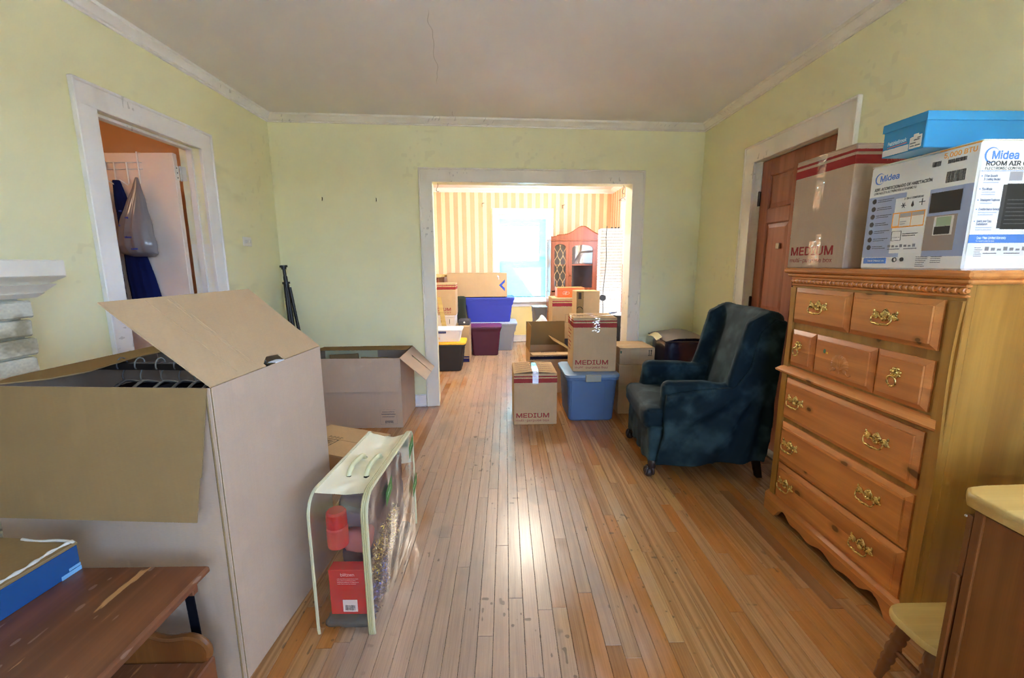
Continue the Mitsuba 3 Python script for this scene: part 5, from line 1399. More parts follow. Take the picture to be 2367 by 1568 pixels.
# clear zipped bag with navy bedding behind the armchair
k = thing('bedding_bag', 'bulging clear plastic bag of navy bedding in the corner behind the armchair', 'bag')
gx0, gx1, gy0, gy1, gz = 1.372, 1.765, 3.64, 4.10, 0.665
add(k + '__bedding', nets(lambda P: sd_box(P, ((gx0 + gx1) / 2 + 0.008, (gy0 + gy1) / 2, 0.345), (0.182, 0.205, 0.335), 0.06) - 0.03 * np.exp(-((P[:, 0] - 1.54) / 0.13) ** 2 - ((P[:, 1] - 3.88) / 0.15) ** 2) * (P[:, 2] > 0.45) * 1.4 - 0.02 * (meshkit.fbm(P * 7, 3) - 0.5), (1.30, 3.62, -0.03), (1.78, 4.14, 0.80), 0.018), 'paint_satin', True, col=C(30, 28, 52), label='navy bedding')
def sheet(fn, n1, n2):
    pts_ = [fn(s, t) for s in np.linspace(0, 1, n1) for t in np.linspace(0, 1, n2)]
    F = [[i * n2 + j, i * n2 + j + 1, (i + 1) * n2 + j + 1] for i in range(n1 - 1) for j in range(n2 - 1)] + [[i * n2 + j, (i + 1) * n2 + j + 1, (i + 1) * n2 + j] for i in range(n1 - 1) for j in range(n2 - 1)]
    return trimesh.Trimesh(np.array(pts_), F, process=False)
def wob(s, t, a, sd): return a * (2 * meshkit.fbm(np.array([[s * 4 + sd, t * 4, sd * 3.1]]), 3)[0] - 1)
add(k + '__top_cover', sheet(lambda s, t: (gx0 + (gx1 - gx0) * s, gy0 + (gy1 - gy0) * t, gz + 0.010 + 0.066 * math.sin(PI * s) ** 0.8 * math.sin(PI * (0.08 + 0.84 * t)) ** 0.8 + wob(s, t, 0.006, 1)), 22, 22), 'paint_satin', True, col=C(128, 116, 108), label='grey brown fabric top')
add(k + '__front_cover', sheet(lambda s, t: (gx0 + (gx1 - gx0) * s, gy0 - 0.012 + wob(s, t, 0.014, 2) * math.sin(PI * s), 0.01 + gz * t), 22, 26), 'clear_vinyl', True)
add(k + '__side_cover', sheet(lambda s, t: (gx0 - 0.008 + wob(s, t, 0.010, 3) * math.sin(PI * s), gy0 + (gy1 - gy0) * s, 0.01 + (gz) * t), 16, 20), 'clear_vinyl', True)
add(k + '__zipper', tube([(gx0 - 0.004, gy1, gz + 0.006), (gx0 - 0.008, gy0 - 0.008, gz + 0.006), (gx1, gy0 - 0.01, gz + 0.004)], 0.0045, 6), 'paint_satin', True, col=C(70, 62, 60))
add(k + '__corner_wrap', sheet(lambda s, t: (gx0 - 0.05 + 0.05 * s + wob(s, t, 0.006, 5), gy0 + 0.10 + 0.25 * t, gz + 0.03 * s + 0.02 * math.sin(PI * t)), 8, 10), 'paint_satin', True, col=C(190, 176, 128), label='loose cream plastic at the corner')

# ================================================================ desk and stool at the lower right
k = thing('desk', 'wooden desk with a rounded pale top at the right edge', 'desk')
top = Polygon([(1.172, 0.40), (1.172, 0.985), (1.178, 1.012), (1.196, 1.032), (1.222, 1.042), (1.83, 1.062), (1.83, 0.40)])
tmesh = prism(top, 0.030, trimesh.transformations.translation_matrix((0, 0, 0.730)))
ring1 = np.array(top.exterior.coords)[:-1]
def poly_ring(p, off, z, n=60):
    q = p.buffer(off, 4).exterior
    return np.array([[*q.interpolate(t, normalized=True).coords[0], z] for t in np.linspace(0, 1, n + 1)[:-1]])
add(k + '__top', fix(loft([poly_ring(top, -0.012, 0.716), poly_ring(top, -0.001, 0.724), poly_ring(top, 0.001, 0.744), poly_ring(top, -0.002, 0.755), poly_ring(top, -0.008, 0.760)])), 'maple_top', 45)
add(k + '__side_panel', [cbox((1.186, 0.42, 0.0), (1.206, 0.985, 0.722), 0.003), cbox((1.181, 0.965, 0.0), (1.19, 0.988, 0.722), 0.002), cbox((1.181, 0.60, 0.0), (1.19, 0.64, 0.722), 0.002)], 'desk_side')
add(k + '__back_rail', cbox((1.206, 0.965, 0.30), (1.81, 0.983, 0.722), 0.002), 'desk_side')
add(k + '__corner_bracket', [cbox((1.176, 0.992, 0.0), (1.204, 1.010, 0.53), 0.003), cbox((1.182, 0.99, 0.53), (1.20, 1.004, 0.70), 0.002)], 'desk_side')
add(k + '__side_panel', cbox((1.79, 0.42, 0.0), (1.81, 0.985, 0.722), 0.003), 'desk_side')
add(k + '__screw', ball((1.183, 1.006, 0.693), (0.004, 0.004, 0.004), 1), 'metal_vc', True, col=C(190, 186, 176))
k = thing('stool', 'small wooden stool with a pale seat and turned legs beside the chest', 'stool')
sp = Polygon([(1.27, 1.085), (1.52, 1.085), (1.52, 1.155), (1.27, 1.155)]).buffer(0.068, 10)
add(k + '__seat', fix(loft([poly_ring(sp, -0.012, 0.222), poly_ring(sp, 0.0, 0.230), poly_ring(sp, 0.0, 0.243), poly_ring(sp, -0.006, 0.250)])), 'maple_top', 45)
tl_ = [(0.010, 0.0), (0.012, 0.03), (0.016, 0.05), (0.012, 0.06), (0.017, 0.075), (0.017, 0.085), (0.013, 0.092), (0.018, 0.11), (0.019, 0.125), (0.014, 0.14), (0.019, 0.15), (0.019, 0.16), (0.014, 0.168), (0.019, 0.178), (0.018, 0.2), (0.013, 0.232)]
for x, y, dx, dy in ((1.25, 1.075, -0.055, -0.02), (1.25, 1.165, -0.04, 0.03), (1.54, 1.075, 0.04, -0.02), (1.54, 1.165, 0.04, 0.03)):
    o = np.array([x + dx, y + dy, 0.0]); z_ = nrm((-dx, -dy, 0.225))
    add(k + '__leg', xf(lathe([(r * 1.1, z * 1.02) for r, z in tl_], 14), frame(o, np.cross((0, 1, 0), z_), np.cross(z_, np.cross((0, 1, 0), z_)), z_)), 'desk_side', True)
add(k + '__stretcher', [cyl((1.23, 1.07, 0.10), (1.56, 1.07, 0.10), 0.009, 10), cyl((1.225, 1.07, 0.12), (1.23, 1.18, 0.12), 0.009, 10)], 'desk_side', True)

# ================================================================ things on the closet door
k = thing('over_door_rack', 'white wire hook rack hanging over the open closet door', 'hook rack')
ry = 2.944
wr = []
for x in (-2.62, -2.335):
    wr.append(tube([(x, 2.986, 2.02), (x, 2.986, 2.05), (x, ry, 2.05), (x, ry, 1.86), (x, ry - 0.02, 1.84), (x, ry - 0.045, 1.865)], 0.0045, 6))
add(k + '__hanger_strap', wr, 'paint_satin', True, col=C(232, 232, 230))
add(k + '__cross_wire', [cyl((-2.66, ry, z), (-2.31, ry, z), 0.003, 6) for z in (1.985, 1.945)], 'paint_satin', True, col=C(200, 204, 208))
for x in (-2.575, -2.485, -2.405):
    add(k + '__hook', tube([(x, ry - 0.003, 1.985), (x, ry - 0.003, 1.86), (x + 0.006, ry - 0.02, 1.845), (x - 0.02, ry - 0.05, 1.872)], 0.0045, 6), 'paint_satin', True, col=C(232, 232, 230))
add(k + '__label_card', cbox((-2.60, ry - 0.008, 1.945), (-2.53, ry - 0.004, 1.992), 0.0008), 'paint_satin', col=C(150, 162, 172), label='grey paper label')
def drape(key, label, category, top, pts, col=None, bsdf='paint_matte', seed=0, fold=9, y=2.915, group=None):
    """hanging cloth or bag: (z, x centre, half width, half depth) rows"""
    rr = []
    P = np.array(pts); zz = np.linspace(0, 1, 34); d = np.linspace(0, 1, len(P))
    for t in zz:
        z, xc_, hw, hd = [np.interp(t, d, P[:, i]) for i in range(4)]
        an = np.linspace(0, 2 * PI, 41)[:-1]
        w_ = 1 + 0.16 * np.sin(fold * an + seed + 3 * t) * min(1, 3 * t) + 0.06 * np.sin(23 * an + t * 5)
        rr.append(np.stack([xc_ + hw * np.cos(an) * (1 + 0.03 * np.sin(5 * t * 6)), y - hd + hd * np.sin(an) * w_, 0 * an + z], -1))
    k = add(key, fix(loft(rr)), bsdf, True, col=col)
    labels[k] = {'label': label, 'category': category}
    return k
drape('shirt', 'plaid shirt hanging at the left edge of the closet doorway', 'shirt', 0, [(1.87, -2.585, 0.02, 0.012), (1.80, -2.580, 0.05, 0.03), (1.6, -2.570, 0.065, 0.03), (1.2, -2.555, 0.07, 0.032), (0.95, -2.555, 0.07, 0.03)], None, 'plaid', 1)
drape('jacket', 'dark navy jacket hanging from the closet door rack behind the grey bag', 'jacket', 0, [(1.875, -2.475, 0.022, 0.012), (1.80, -2.465, 0.036, 0.014), (1.62, -2.445, 0.055, 0.016), (1.40, -2.42, 0.075, 0.016), (1.1, -2.38, 0.105, 0.020), (0.92, -2.36, 0.125, 0.022)], C(26, 36, 84), 'paint_matte', 2, 11, 2.942)
k = drape('shopping_bag', 'grey plastic shopping bag with faint blue print hanging on the closet door', 'bag', 0, [(1.885, -2.315, 0.008, 0.006), (1.82, -2.315, 0.026, 0.016), (1.74, -2.318, 0.052, 0.03), (1.64, -2.322, 0.082, 0.048), (1.54, -2.328, 0.106, 0.058), (1.46, -2.330, 0.118, 0.058), (1.415, -2.325, 0.110, 0.05), (1.395, -2.322, 0.070, 0.02)], C(122, 122, 128), 'paint_gloss', 4, 13, 2.900)
bp = [(-2.345, 1.665), (-2.315, 1.625), (-2.33, 1.575), (-2.305, 1.505), (-2.275, 1.435)]
add(k + '__printed_lettering', [text(s, 0.013, (x - 0.03, 2.762 + 0.025 * abs(x + 2.33) + (0.035 if z > 1.6 else 0.0), z), (1, 0, 0), (0, 0, 1), 0.003, True) for s, (x, z) in zip(('re', 'so', 'v', 'store', 'save'), bp)], 'paint_matte', col=C(60, 78, 170))
k = add('yellow_strap', tube(spline([(-2.330, 2.915, 1.845), (-2.352, 2.90, 1.79), (-2.382, 2.885, 1.73)], 10), [0.006, 0.01, 0.013, 0.015, 0.016, 0.016, 0.015, 0.014, 0.012, 0.01], 8), 'paint_satin', True, col=C(206, 152, 84))
labels[k] = {'label': 'tan handle strap above the grey shopping bag', 'category': 'strap'}

# ================================================================ the far room
k = thing('storage_tote', 'large royal blue storage tote stacked on the grey tote in the far room', 'storage tote')
def tub_at(k, x0, x1, z0, z1, yf, d, col, lidcol=None, taper=0.83, band=0.66, bs='paint_satin', rim=0.04):
    cx, w = (x0 + x1) / 2, x1 - x0
    with at(rotz((cx, yf + d / 2, z0), 1.5)):
        h = z1 - z0
        lh = 0.03 if lidcol is not None else 0
        f = taper + (0.95 - taper) * band
        r = 0.035
        add(k + '__tub', loft([rring(w * taper - 0.02, d * taper - 0.02, r, 0), rring(w * taper, d * taper, r, 0.012), rring(w * f, d * f, r, h * band), rring(w * (f + 0.03), d * (f + 0.03), r, h * band + 0.01), rring(w * 0.975, d * 0.975, r, h - lh - 0.02), rring(w, d, r + 0.006, h - lh - 0.016), rring(w, d, r + 0.006, h - lh)]), bs, 35, col=col)
        if lidcol is not None:
            add(k + '__lid', loft([rring(w + 0.004, d + 0.004, r + 0.008, h - lh + 0.001), rring(w + 0.012, d + 0.012, r + 0.01, h - lh + 0.006), rring(w + 0.008, d + 0.008, r + 0.01, h - 0.01), rring(w - 0.02, d - 0.02, r, h - 0.004), rring(w - 0.1, d - 0.08, r, h - 0.006), rring(w - 0.12, d - 0.1, r, h), rring(w - 0.3, d - 0.2, r * 0.8, h)]), bs, 35, col=lidcol)
tub_at(k, -0.66, 0.125, 0.447, 0.835, 6.62, 0.48, C(56, 66, 168), C(60, 70, 172))
k = thing('storage_tote', 'large grey storage tote under the royal blue one', 'storage tote')
tub_at(k, -0.70, 0.165, 0.0, 0.445, 6.60, 0.52, C(140, 144, 150), C(170, 178, 194))
k = thing('storage_bin', 'maroon plastic bin with a lid on the floor in front of the grey tote', 'storage bin')
tub_at(k, -0.545, -0.07, 0.0, 0.448, 6.235, 0.34, C(74, 26, 46), C(104, 50, 92), 0.78, 0.80)
k = thing('cardboard_box', 'long cardboard box with a blue chevron on the royal blue tote', 'box')
Ml = rotz((-0.885, 6.60, 0.838), 1.0)
with at(Ml):
    add(k + '__body', cbox((0, 0, 0), (0.905, 0.40, 0.355), 0.004), 'cardboard')
    add(k + '__flap', [cbox((0.001, 0.001, 0.3552), (0.904, 0.198, 0.359), 0.001)], 'cardboard')
    add(k + '__flap', [cbox((0.001, 0.202, 0.3552), (0.904, 0.399, 0.359), 0.001)], 'cardboard')
    chev = [(0.872, 0.262), (0.784, 0.176), (0.872, 0.088), (0.872, 0.130), (0.826, 0.176), (0.872, 0.222)]
    add(k + '__chevron', xf(prism(chev, 0.0006), frame((0, -0.0002, 0), (1, 0, 0), (0, 0, 1))), 'paint_matte', col=C(60, 84, 178), label='blue printed chevron')
    add(k + '__tape', [plate((0.46, -0.0004, 0.29), (1, 0, 0), (0, 0, 1), 0.03, 0.066, 0.0006), crumple((0.75, -0.0006, 0.27), (1, 0, 0), (0, 0, 1), 0.055, 0.05, 6, 6, 0.002, 31)], 'tape')
Mq2 = rotz((-1.06, 5.86, 0.649), 2.0)
k = carton('moving box lettered medium at the left in the far room, on a white file box', Mq2, (0.385, 0.34, 0.43), 'medium moving boxes', 'cardboard', tape=False)
medium_print(k, Mq2, 0.385, 0.34, 0.43, True, False, True)
k = thing('file_box', 'white cardboard file box under the medium moving box in the far room', 'box')
with at(rotz((-1.08, 5.86, 0.499), 1.0)):
    add(k + '__body', cbox((0.004, 0.003, 0), (0.386, 0.35, 0.118), 0.004), 'paint_matte', col=C(216, 208, 198))
    add(k + '__lid', cbox((0.0, 0.0, 0.118), (0.39, 0.355, 0.148), 0.004), 'paint_matte', col=C(222, 214, 206))
    add(k + '__hand_hole', xf(prism(Polygon([(0, 0), (0.05, 0)]).buffer(0.014) if False else Polygon([(0, 0), (0.05, 0), (0.05, 0.02), (0, 0.02)]).buffer(0.006), 0.0006), frame((0.20, 0.0028, 0.06), (1, 0, 0), (0, 0, 1))), 'paint_matte', col=C(70, 62, 58))
    add(k + '__printed_line', plate((0.31, 0.0026, 0.035), (1, 0, 0), (0, 0, 1), 0.008, 0.06, 0.0005), 'paint_matte', col=C(90, 82, 78))
Mr = rotz((-1.16, 5.80, 0), 1.0)
k = carton('tall brown carton with a dark blue lower band behind the black and yellow tote', Mr, (0.66, 0.42, 0.498), None, 'cardboard', tape=False)
with at(Mr):
    add(k + '__printed_band', [plate((0, -0.0002, 0.012), (1, 0, 0), (0, 0, 1), 0.655, 0.05, 0.0005), plate((0, -0.0002, 0.072), (1, 0, 0), (0, 0, 1), 0.655, 0.02, 0.0005)], 'paint_matte', col=C(52, 50, 96))
    add(k + '__printed_mark', plate((0.30, 0.06, 0.4982), (1, 0, 0), (0, 1, 0), 0.09, 0.06, 0.0005), 'paint_matte', col=C(92, 84, 140))
k = thing('speaker_case', 'small dark grey case on the brown carton beside the white file box', 'case')
with at(rotz((-0.66, 5.95, 0.4995), 0)):
    add(k + '__body', cbox((0, 0, 0), (0.16, 0.20, 0.075), 0.008), 'paint_satin', col=C(66, 66, 72))
    add(k + '__dial', ball((0.085, -0.001, 0.04), (0.013, 0.004, 0.013), 2), 'paint_satin', True, col=C(210, 214, 220))
k = thing('seat_cushion', 'dark cushion shape standing behind the boxes left of the royal blue tote', 'cushion')
add(k + '__cover', nets(lambda P: sd_box(P, (-0.72, 6.42, 0.62), (0.13, 0.035, 0.25), 0.03), (-0.9, 6.34, 0.33), (-0.55, 6.5, 0.92), 0.02), 'paint_matte', True, col=C(58, 62, 52))
add(k + '__base', cbox((-0.80, 6.39, 0.0), (-0.64, 6.45, 0.40), 0.006), 'paint_matte', col=C(50, 54, 46))
k = thing('storage_tote', 'black storage tote with a yellow lid nearest the opening', 'storage tote')
tub_at(k, -1.10, -0.515, 0.0, 0.375, 5.30, 0.40, C(34, 34, 36), C(228, 176, 40), 0.80, 0.9)
with at(rotz((-0.8075, 5.5, 0), 1.5)):
    for y in (-0.11, 0.0, 0.11):
        add(k + '__rib', hull([(0.292 * 0.82 + 0.002 + s, y + t, z) for z, s in ((0.04, 0), (0.31, 0.032)) for t in (-0.022, 0.022) for s in (s, s - 0.02)]), 'paint_satin', 20, col=C(38, 38, 42))
k = thing('storage_bin', 'white translucent plastic bin on the yellow lid', 'storage bin')
with at(rotz((-0.80, 5.50, 0.3765), 2)):
    w, d, h = 0.50, 0.34, 0.155
    add(k + '__tub', loft([rring(w * 0.84, d * 0.84, 0.03, 0), rring(w * 0.95, d * 0.95, 0.03, h - 0.02), rring(w, d, 0.035, h - 0.014), rring(w, d, 0.035, h - 0.004), rring(w - 0.01, d - 0.01, 0.03, h), rring(w * 0.86, d * 0.86, 0.03, 0.06)]), 'paint_satin', 35, col=C(232, 232, 236))
    add(k + '__handle', cbox((-0.13, -d / 2 - 0.012, h - 0.045), (0.05, -d / 2 + 0.002, h - 0.02), 0.005), 'paint_satin', col=C(60, 64, 110), label='navy handle')
    add(k + '__label_card', plate((-0.14, -d * 0.45, 0.03), (1, 0, 0), (0, 0.12, 1), 0.11, 0.05, 0.0006), 'paint_matte', col=C(226, 196, 180))
k = add('wooden_board', hull([(x, y, z) for x, z in ((-0.915, 0.90), (-0.865, 0.90), (-0.845, 0.502), (-0.785, 0.502)) for y in (5.70 if z < 0.6 else 5.80, 5.715 if z < 0.6 else 5.815)]), 'maple_top')
labels[k] = {'label': 'thin wooden board leaning against the white file box', 'category': 'board'}
# table at the far left whose top catches the sun
k = thing('dining_table', 'sunlit wooden table top showing behind the boxes at the left of the far room', 'table')
tp_ = Polygon([(-1.85, 6.45), (-1.02, 6.40), (-0.92, 6.70), (-0.915, 7.25), (-1.85, 7.2)]).buffer(0.02, 4)
add(k + '__top', prism(tp_, 0.03, trimesh.transformations.translation_matrix((0, 0, 1.142))), 'maple_top')
add(k + '__body', cbox((-1.84, 6.50, 0.0), (-1.0, 7.15, 1.14), 0.004), 'cherry')

# ---- china cabinet
k = thing('china_cabinet', 'reddish wood china cabinet with an arched crest and glazed doors', 'cabinet')
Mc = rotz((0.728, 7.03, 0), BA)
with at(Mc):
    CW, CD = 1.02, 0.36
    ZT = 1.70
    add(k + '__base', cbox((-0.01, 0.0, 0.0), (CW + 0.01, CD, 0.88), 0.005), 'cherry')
    add(k + '__back_panel', box((0, CD - 0.015, 0.88), (CW, CD, ZT + 0.02)), 'paint_satin', col=C(62, 44, 38))  # the shade inside the cabinet is put into this dark colour
    for x in (0.0, CW - 0.02):
        add(k + '__side_panel', box((x, 0.02, 0.88), (x + 0.02, CD - 0.015, ZT + 0.02)), 'cherry')
    add(k + '__shelf', [box((0.02, 0.04, z), (CW - 0.02, CD - 0.015, z + 0.018)) for z in (1.30, )], 'cherry', label='wooden shelf')
    add(k + '__shelf', [box((0.02, 0.04, 0.90), (CW - 0.02, CD - 0.015, 0.918))], 'cherry')
    xs = np.linspace(0, CW, 90); t = xs / CW
    zt_ = 1.765 + 0.135 * np.exp(-((t - 0.5) / 0.165) ** 2) - 0.02 * np.exp(-((t - 0.02) / 0.07) ** 2) - 0.02 * np.exp(-((t - 0.98) / 0.07) ** 2) + 0.012 * (np.abs(t - 0.5) < 0.40) * 1.0
    crest = list(zip(xs, zt_)) + [(CW, ZT), (0, ZT)]
    add(k + '__crest', [xf(prism(crest, 0.028), frame((0, 0.03, 0), (1, 0, 0), (0, 0, 1))), tube([(x, 0.012, z) for x, z in zip(xs, zt_)], 0.013, 6), cbox((-0.012, -0.012, ZT - 0.012), (CW + 0.012, 0.05, ZT + 0.01), 0.004)], 'cherry', 30, label='arched crest with a moulded edge')
    doors = [(0.01, 0.285), (0.295, 0.725), (0.735, 1.01)]
    for n_, (a, b) in enumerate(doors):
        s = 0.045
        z0, z1 = 0.90, ZT - 0.015
        an = np.linspace(0, PI, 20)
        hole_ = [(a + s, z0 + s)] + [(b - s, z0 + s)] + [((a + b) / 2 + ((b - a) / 2 - s) * math.cos(q), z1 - 0.115 + (0.055 if n_ == 1 else 0.07) * math.sin(q)) for q in an]
        fr = Polygon([(a, z0), (b, z0), (b, z1), (a, z1)]).difference(Polygon(hole_))
        dk_ = add(k + '__door', xf(prism(fr, 0.022), frame((0, 0.022, 0), (1, 0, 0), (0, 0, 1))), 'cherry')
        q = Polygon(hole_).buffer(0.004)
        pn = prism(q, 0.0001)
        g = trimesh.Trimesh([(x, 0.012, z) for x, z in hole_], [[0, i, i + 1] for i in range(1, len(hole_) - 1)], process=False)
        add(dk_ + '__pane', g, 'glass')
        if n_ != 1:
            lat = []
            w_ = b - a - 2 * s
            zz = np.linspace(z0 + s, z1 - 0.06, 70)
            for c in (-0.5, 0.0, 0.5, 1.0):
                for sg in (-1, 1):
                    x_ = a + s + w_ * (c + 0.25) + sg * w_ * 0.125 * (1 + np.cos((zz - z0) / 0.115 * 1.0 * PI))
                    pts_ = [(x, 0.010, z) for x, z in zip(x_, zz) if a + s - 0.004 < x < b - s + 0.004]
                    if len(pts_) > 6:
                        lat.append(tube(pts_, 0.0042, 5))
            add(dk_ + '__lattice', lat, 'paint_satin', True, col=C(196, 150, 98))
        else:
            add(dk_ + '__knob', ball((a + 0.022, -0.008, 1.14), (0.009, 0.012, 0.009), 1), 'metal_vc', True, col=C(150, 120, 70))
    add(k + '__side_stile', [cbox((x, 0.0, 0.88), (x + 0.012, 0.04, ZT), 0.003) for x in (-0.004, 0.286, 0.724, CW - 0.008)], 'cherry')

# ---- ribbed paper floor lamp
k = thing('floor_lamp', 'tall square ribbed white paper floor lamp with a black cord and round switch', 'floor lamp')
Mlp = rotz((1.190, 5.02, 0), -4)
with at(Mlp):
    hw = 0.125
    zs = np.arange(0.06, 1.71, 0.0325)
    rings = []
    for z in zs:
        rings.append(rring(2 * hw, 2 * hw, 0.012, z, 2)); rings.append(rring(2 * hw - 0.007, 2 * hw - 0.007, 0.012, z + 0.016, 2))
    rings.append(rring(2 * hw, 2 * hw, 0.012, 1.715, 2))
    add(k + '__shade', loft(rings, False, False), 'lamp_paper', False)
    add(k + '__shade_rib', [tube(rring(2 * hw + 0.001, 2 * hw + 0.001, 0.012, z, 2), 0.0016, 4, True) for z in zs], 'paint_matte', True, col=C(168, 156, 146))
    labels[k + '__shade_rib'] = {'kind': 'stuff'}
    add(k + '__frame', [cyl((sx * 0.11, sy * 0.11, 0.0), (sx * 0.11, sy * 0.11, 1.715), 0.005, 6) for sx in (-1, 1) for sy in (-1, 1)] + [cbox((-0.11, -0.006, 1.715), (0.11, 0.006, 1.722), 0.001)], 'metal_vc', True, col=C(60, 58, 56))
    add(k + '__top_clip', [cbox((x, -0.03, 1.715), (x + 0.02, -0.01, 1.735), 0.004) for x in (0.0, 0.04, 0.075)], 'paint_satin', col=C(50, 48, 46))
    cord = spline([(-0.06, -0.13, 1.74), (-0.068, -0.133, 1.60), (-0.06, -0.132, 1.40), (-0.075, -0.133, 1.15), (-0.085, -0.134, 0.99)], 24)
    add(k + '__cord', tube(cord, 0.0032, 6), 'paint_satin', True, col=C(40, 40, 42))
    add(k + '__foot_switch', [cyl((-0.087, -0.130, 0.952), (-0.087, -0.158, 0.952), 0.034, 24)], 'paint_satin', 40, col=C(34, 34, 36), label='round black foot switch')
    add(k + '__cord', tube(spline([(-0.087, -0.135, 0.92), (-0.08, -0.134, 0.80), (-0.085, -0.134, 0.60), (-0.08, -0.14, 0.3), (-0.08, -0.16, 0.006)], 20), 0.0032, 6), 'paint_satin', True, col=C(40, 40, 42))

# ---- boxes at the right of the far room
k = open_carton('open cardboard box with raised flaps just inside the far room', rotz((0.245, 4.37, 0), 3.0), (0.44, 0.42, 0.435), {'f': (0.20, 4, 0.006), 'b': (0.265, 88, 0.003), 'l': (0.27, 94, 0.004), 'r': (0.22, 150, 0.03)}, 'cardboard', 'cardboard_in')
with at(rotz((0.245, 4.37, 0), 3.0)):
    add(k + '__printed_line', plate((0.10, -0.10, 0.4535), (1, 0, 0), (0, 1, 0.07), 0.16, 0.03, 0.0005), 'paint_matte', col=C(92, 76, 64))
    add(k + '__flap_shadow', [plate((0.0, -0.0006, 0.36), (1, 0, 0), (0, 0, 1), 0.44, 0.03, 0.0005)], 'paint_matte', col=C(44, 44, 58))  # dark strip painted for the shadow under the front flap
k = thing('storage_bin', 'black plastic crate under the red banded moving box beside the paper lamp', 'crate')
with at(rotz((0.80, 5.45, 0), 2.0)):
    add(k + '__body', loft([rring(0.44, 0.36, 0.03, 0.0), rring(0.47, 0.39, 0.03, 0.42)]), 'paint_satin', 30, col=C(60, 60, 66))
kx = carton('moving box with a red band stacked beside the paper lamp in the far room', rotz((0.565, 5.26, 0.4205), 1.0), (0.47, 0.40, 0.500), None, 'cardboard', tape=False)
with at(rotz((0.565, 5.26, 0.4205), 1.0)):
    add(kx + '__printed_band', [plate((0, -0.0002, 0.455), (1, 0, 0), (0, 0, 1), 0.47, 0.012, 0.0005), plate((0, -0.0002, 0.40), (1, 0, 0), (0, 0, 1), 0.47, 0.04, 0.0005)], 'paint_matte', col=C(156, 62, 72))
    add(kx + '__printed_frame', [plate((0.16, -0.0002, 0.20), (1, 0, 0), (0, 0, 1), 0.2, 0.003, 0.0005), plate((0.16, -0.0002, 0.30), (1, 0, 0), (0, 0, 1), 0.2, 0.003, 0.0005), plate((0.16, -0.0002, 0.20), (1, 0, 0), (0, 0, 1), 0.003, 0.1, 0.0005)], 'paint_matte', col=C(120, 92, 80))
k = thing('shoe_box', 'orange shoe box with a white oval on the red banded moving box', 'box')
with at(rotz((0.635, 5.34, 0.9215), 2.0)):
    add(k + '__body', cbox((0, 0, 0), (0.33, 0.20, 0.108), 0.003), 'paint_satin', col=C(226, 106, 50))
    add(k + '__lid', cbox((-0.003, -0.003, 0.085), (0.333, 0.203, 0.122), 0.003), 'paint_satin', col=C(230, 112, 56))
    o1 = Polygon([(0.075 + 0.042 * math.cos(a), 0.056 + 0.024 * math.sin(a)) for a in np.linspace(0, 2 * PI, 33)[:-1]])
    add(k + '__printed_oval', [xf(prism(o1.difference(o1.buffer(-0.004)), 0.0005), frame((0.03, -0.0032, 0.0), (1, 0, 0), (0, 0, 1))), xf(prism(Polygon([(0.05, 0.05), (0.1, 0.06), (0.1, 0.066), (0.05, 0.056)]), 0.0005), frame((0.03, -0.0032, 0.0), (1, 0, 0), (0, 0, 1))), xf(prism(Polygon([(0.07, 0.04), (0.078, 0.04), (0.082, 0.072), (0.074, 0.072)]), 0.0005), frame((0.03, -0.0032, 0), (1, 0, 0), (0, 0, 1)))], 'paint_matte', col=C(244, 214, 196))
Mz = rotz((0.795, 4.985, 0), 1.0)
k = thing('storage_bin', 'dark plastic tub hidden behind the medium box on the blue tote', 'storage tote')
tub_at(k, 0.72, 1.02, 0.0, 0.52, 4.74, 0.26, C(44, 46, 52))
labels[k]['label'] = 'dark plastic tub under the parcel box with the curved arrow mark'
Mz = rotz((0.775, 4.74, 0.521), 2.0)
k = carton('brown parcel box printed with a curved arrow, touching the paper lamp', Mz, (0.255, 0.26, 0.515), None, 'cardboard', tape=False)
with at(Mz):
    dkc = C(64, 58, 56)
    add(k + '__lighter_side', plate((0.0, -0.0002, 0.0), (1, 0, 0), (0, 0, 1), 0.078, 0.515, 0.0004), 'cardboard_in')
    add(k + '__printed_label', [plate((0.020, -0.0008, z), (1, 0, 0), (0, 0, 1), 0.032, h_, 0.0004) for z, h_ in ((0.43, 0.07), (0.18, 0.055))], 'paint_matte', col=dkc)
    add(k + '__curved_arrow', tube(spline([(0.006, -0.001, 0.325), (0.025, -0.001, 0.342), (0.048, -0.001, 0.340), (0.066, -0.001, 0.318)], 12), 0.004, 5), 'paint_matte', True, col=dkc)
k = thing('storage_bin', 'grey plastic bin with a white bag at the left of the red banded box', 'storage bin')
tub_at(k, 0.35, 0.548, 0.5175, 0.775, 5.64, 0.28, C(120, 124, 126))
k = thing('paper_box', 'black edged box under the grey bin left of the red banded box', 'box')
with at(rotz((0.335, 5.60, 0), 0)):
    add(k + '__body', cbox((0, 0, 0), (0.215, 0.36, 0.498), 0.004), 'paint_matte', col=C(62, 60, 64))
    add(k + '__lid', cbox((-0.004, -0.004, 0.498), (0.219, 0.364, 0.516), 0.003), 'paint_matte', col=C(80, 78, 84))
k = add('plastic_bag', nets(lambda P: np.linalg.norm((P - np.array([0.42, 4.98, 0.38])) / np.array([0.11, 0.10, 0.36]), axis=1) - 1 - 0.35 * (meshkit.fbm(P * 12, 3) - 0.5), (0.26, 4.82, -0.04), (0.58, 5.14, 0.84), 0.02), 'paint_satin', True, col=C(226, 226, 230))
labels[k] = {'label': 'white plastic bag showing above the raised flap of the open box', 'category': 'bag'}
k = thing('barrel', 'black round bin beside the right jamb of the opening', 'bin')
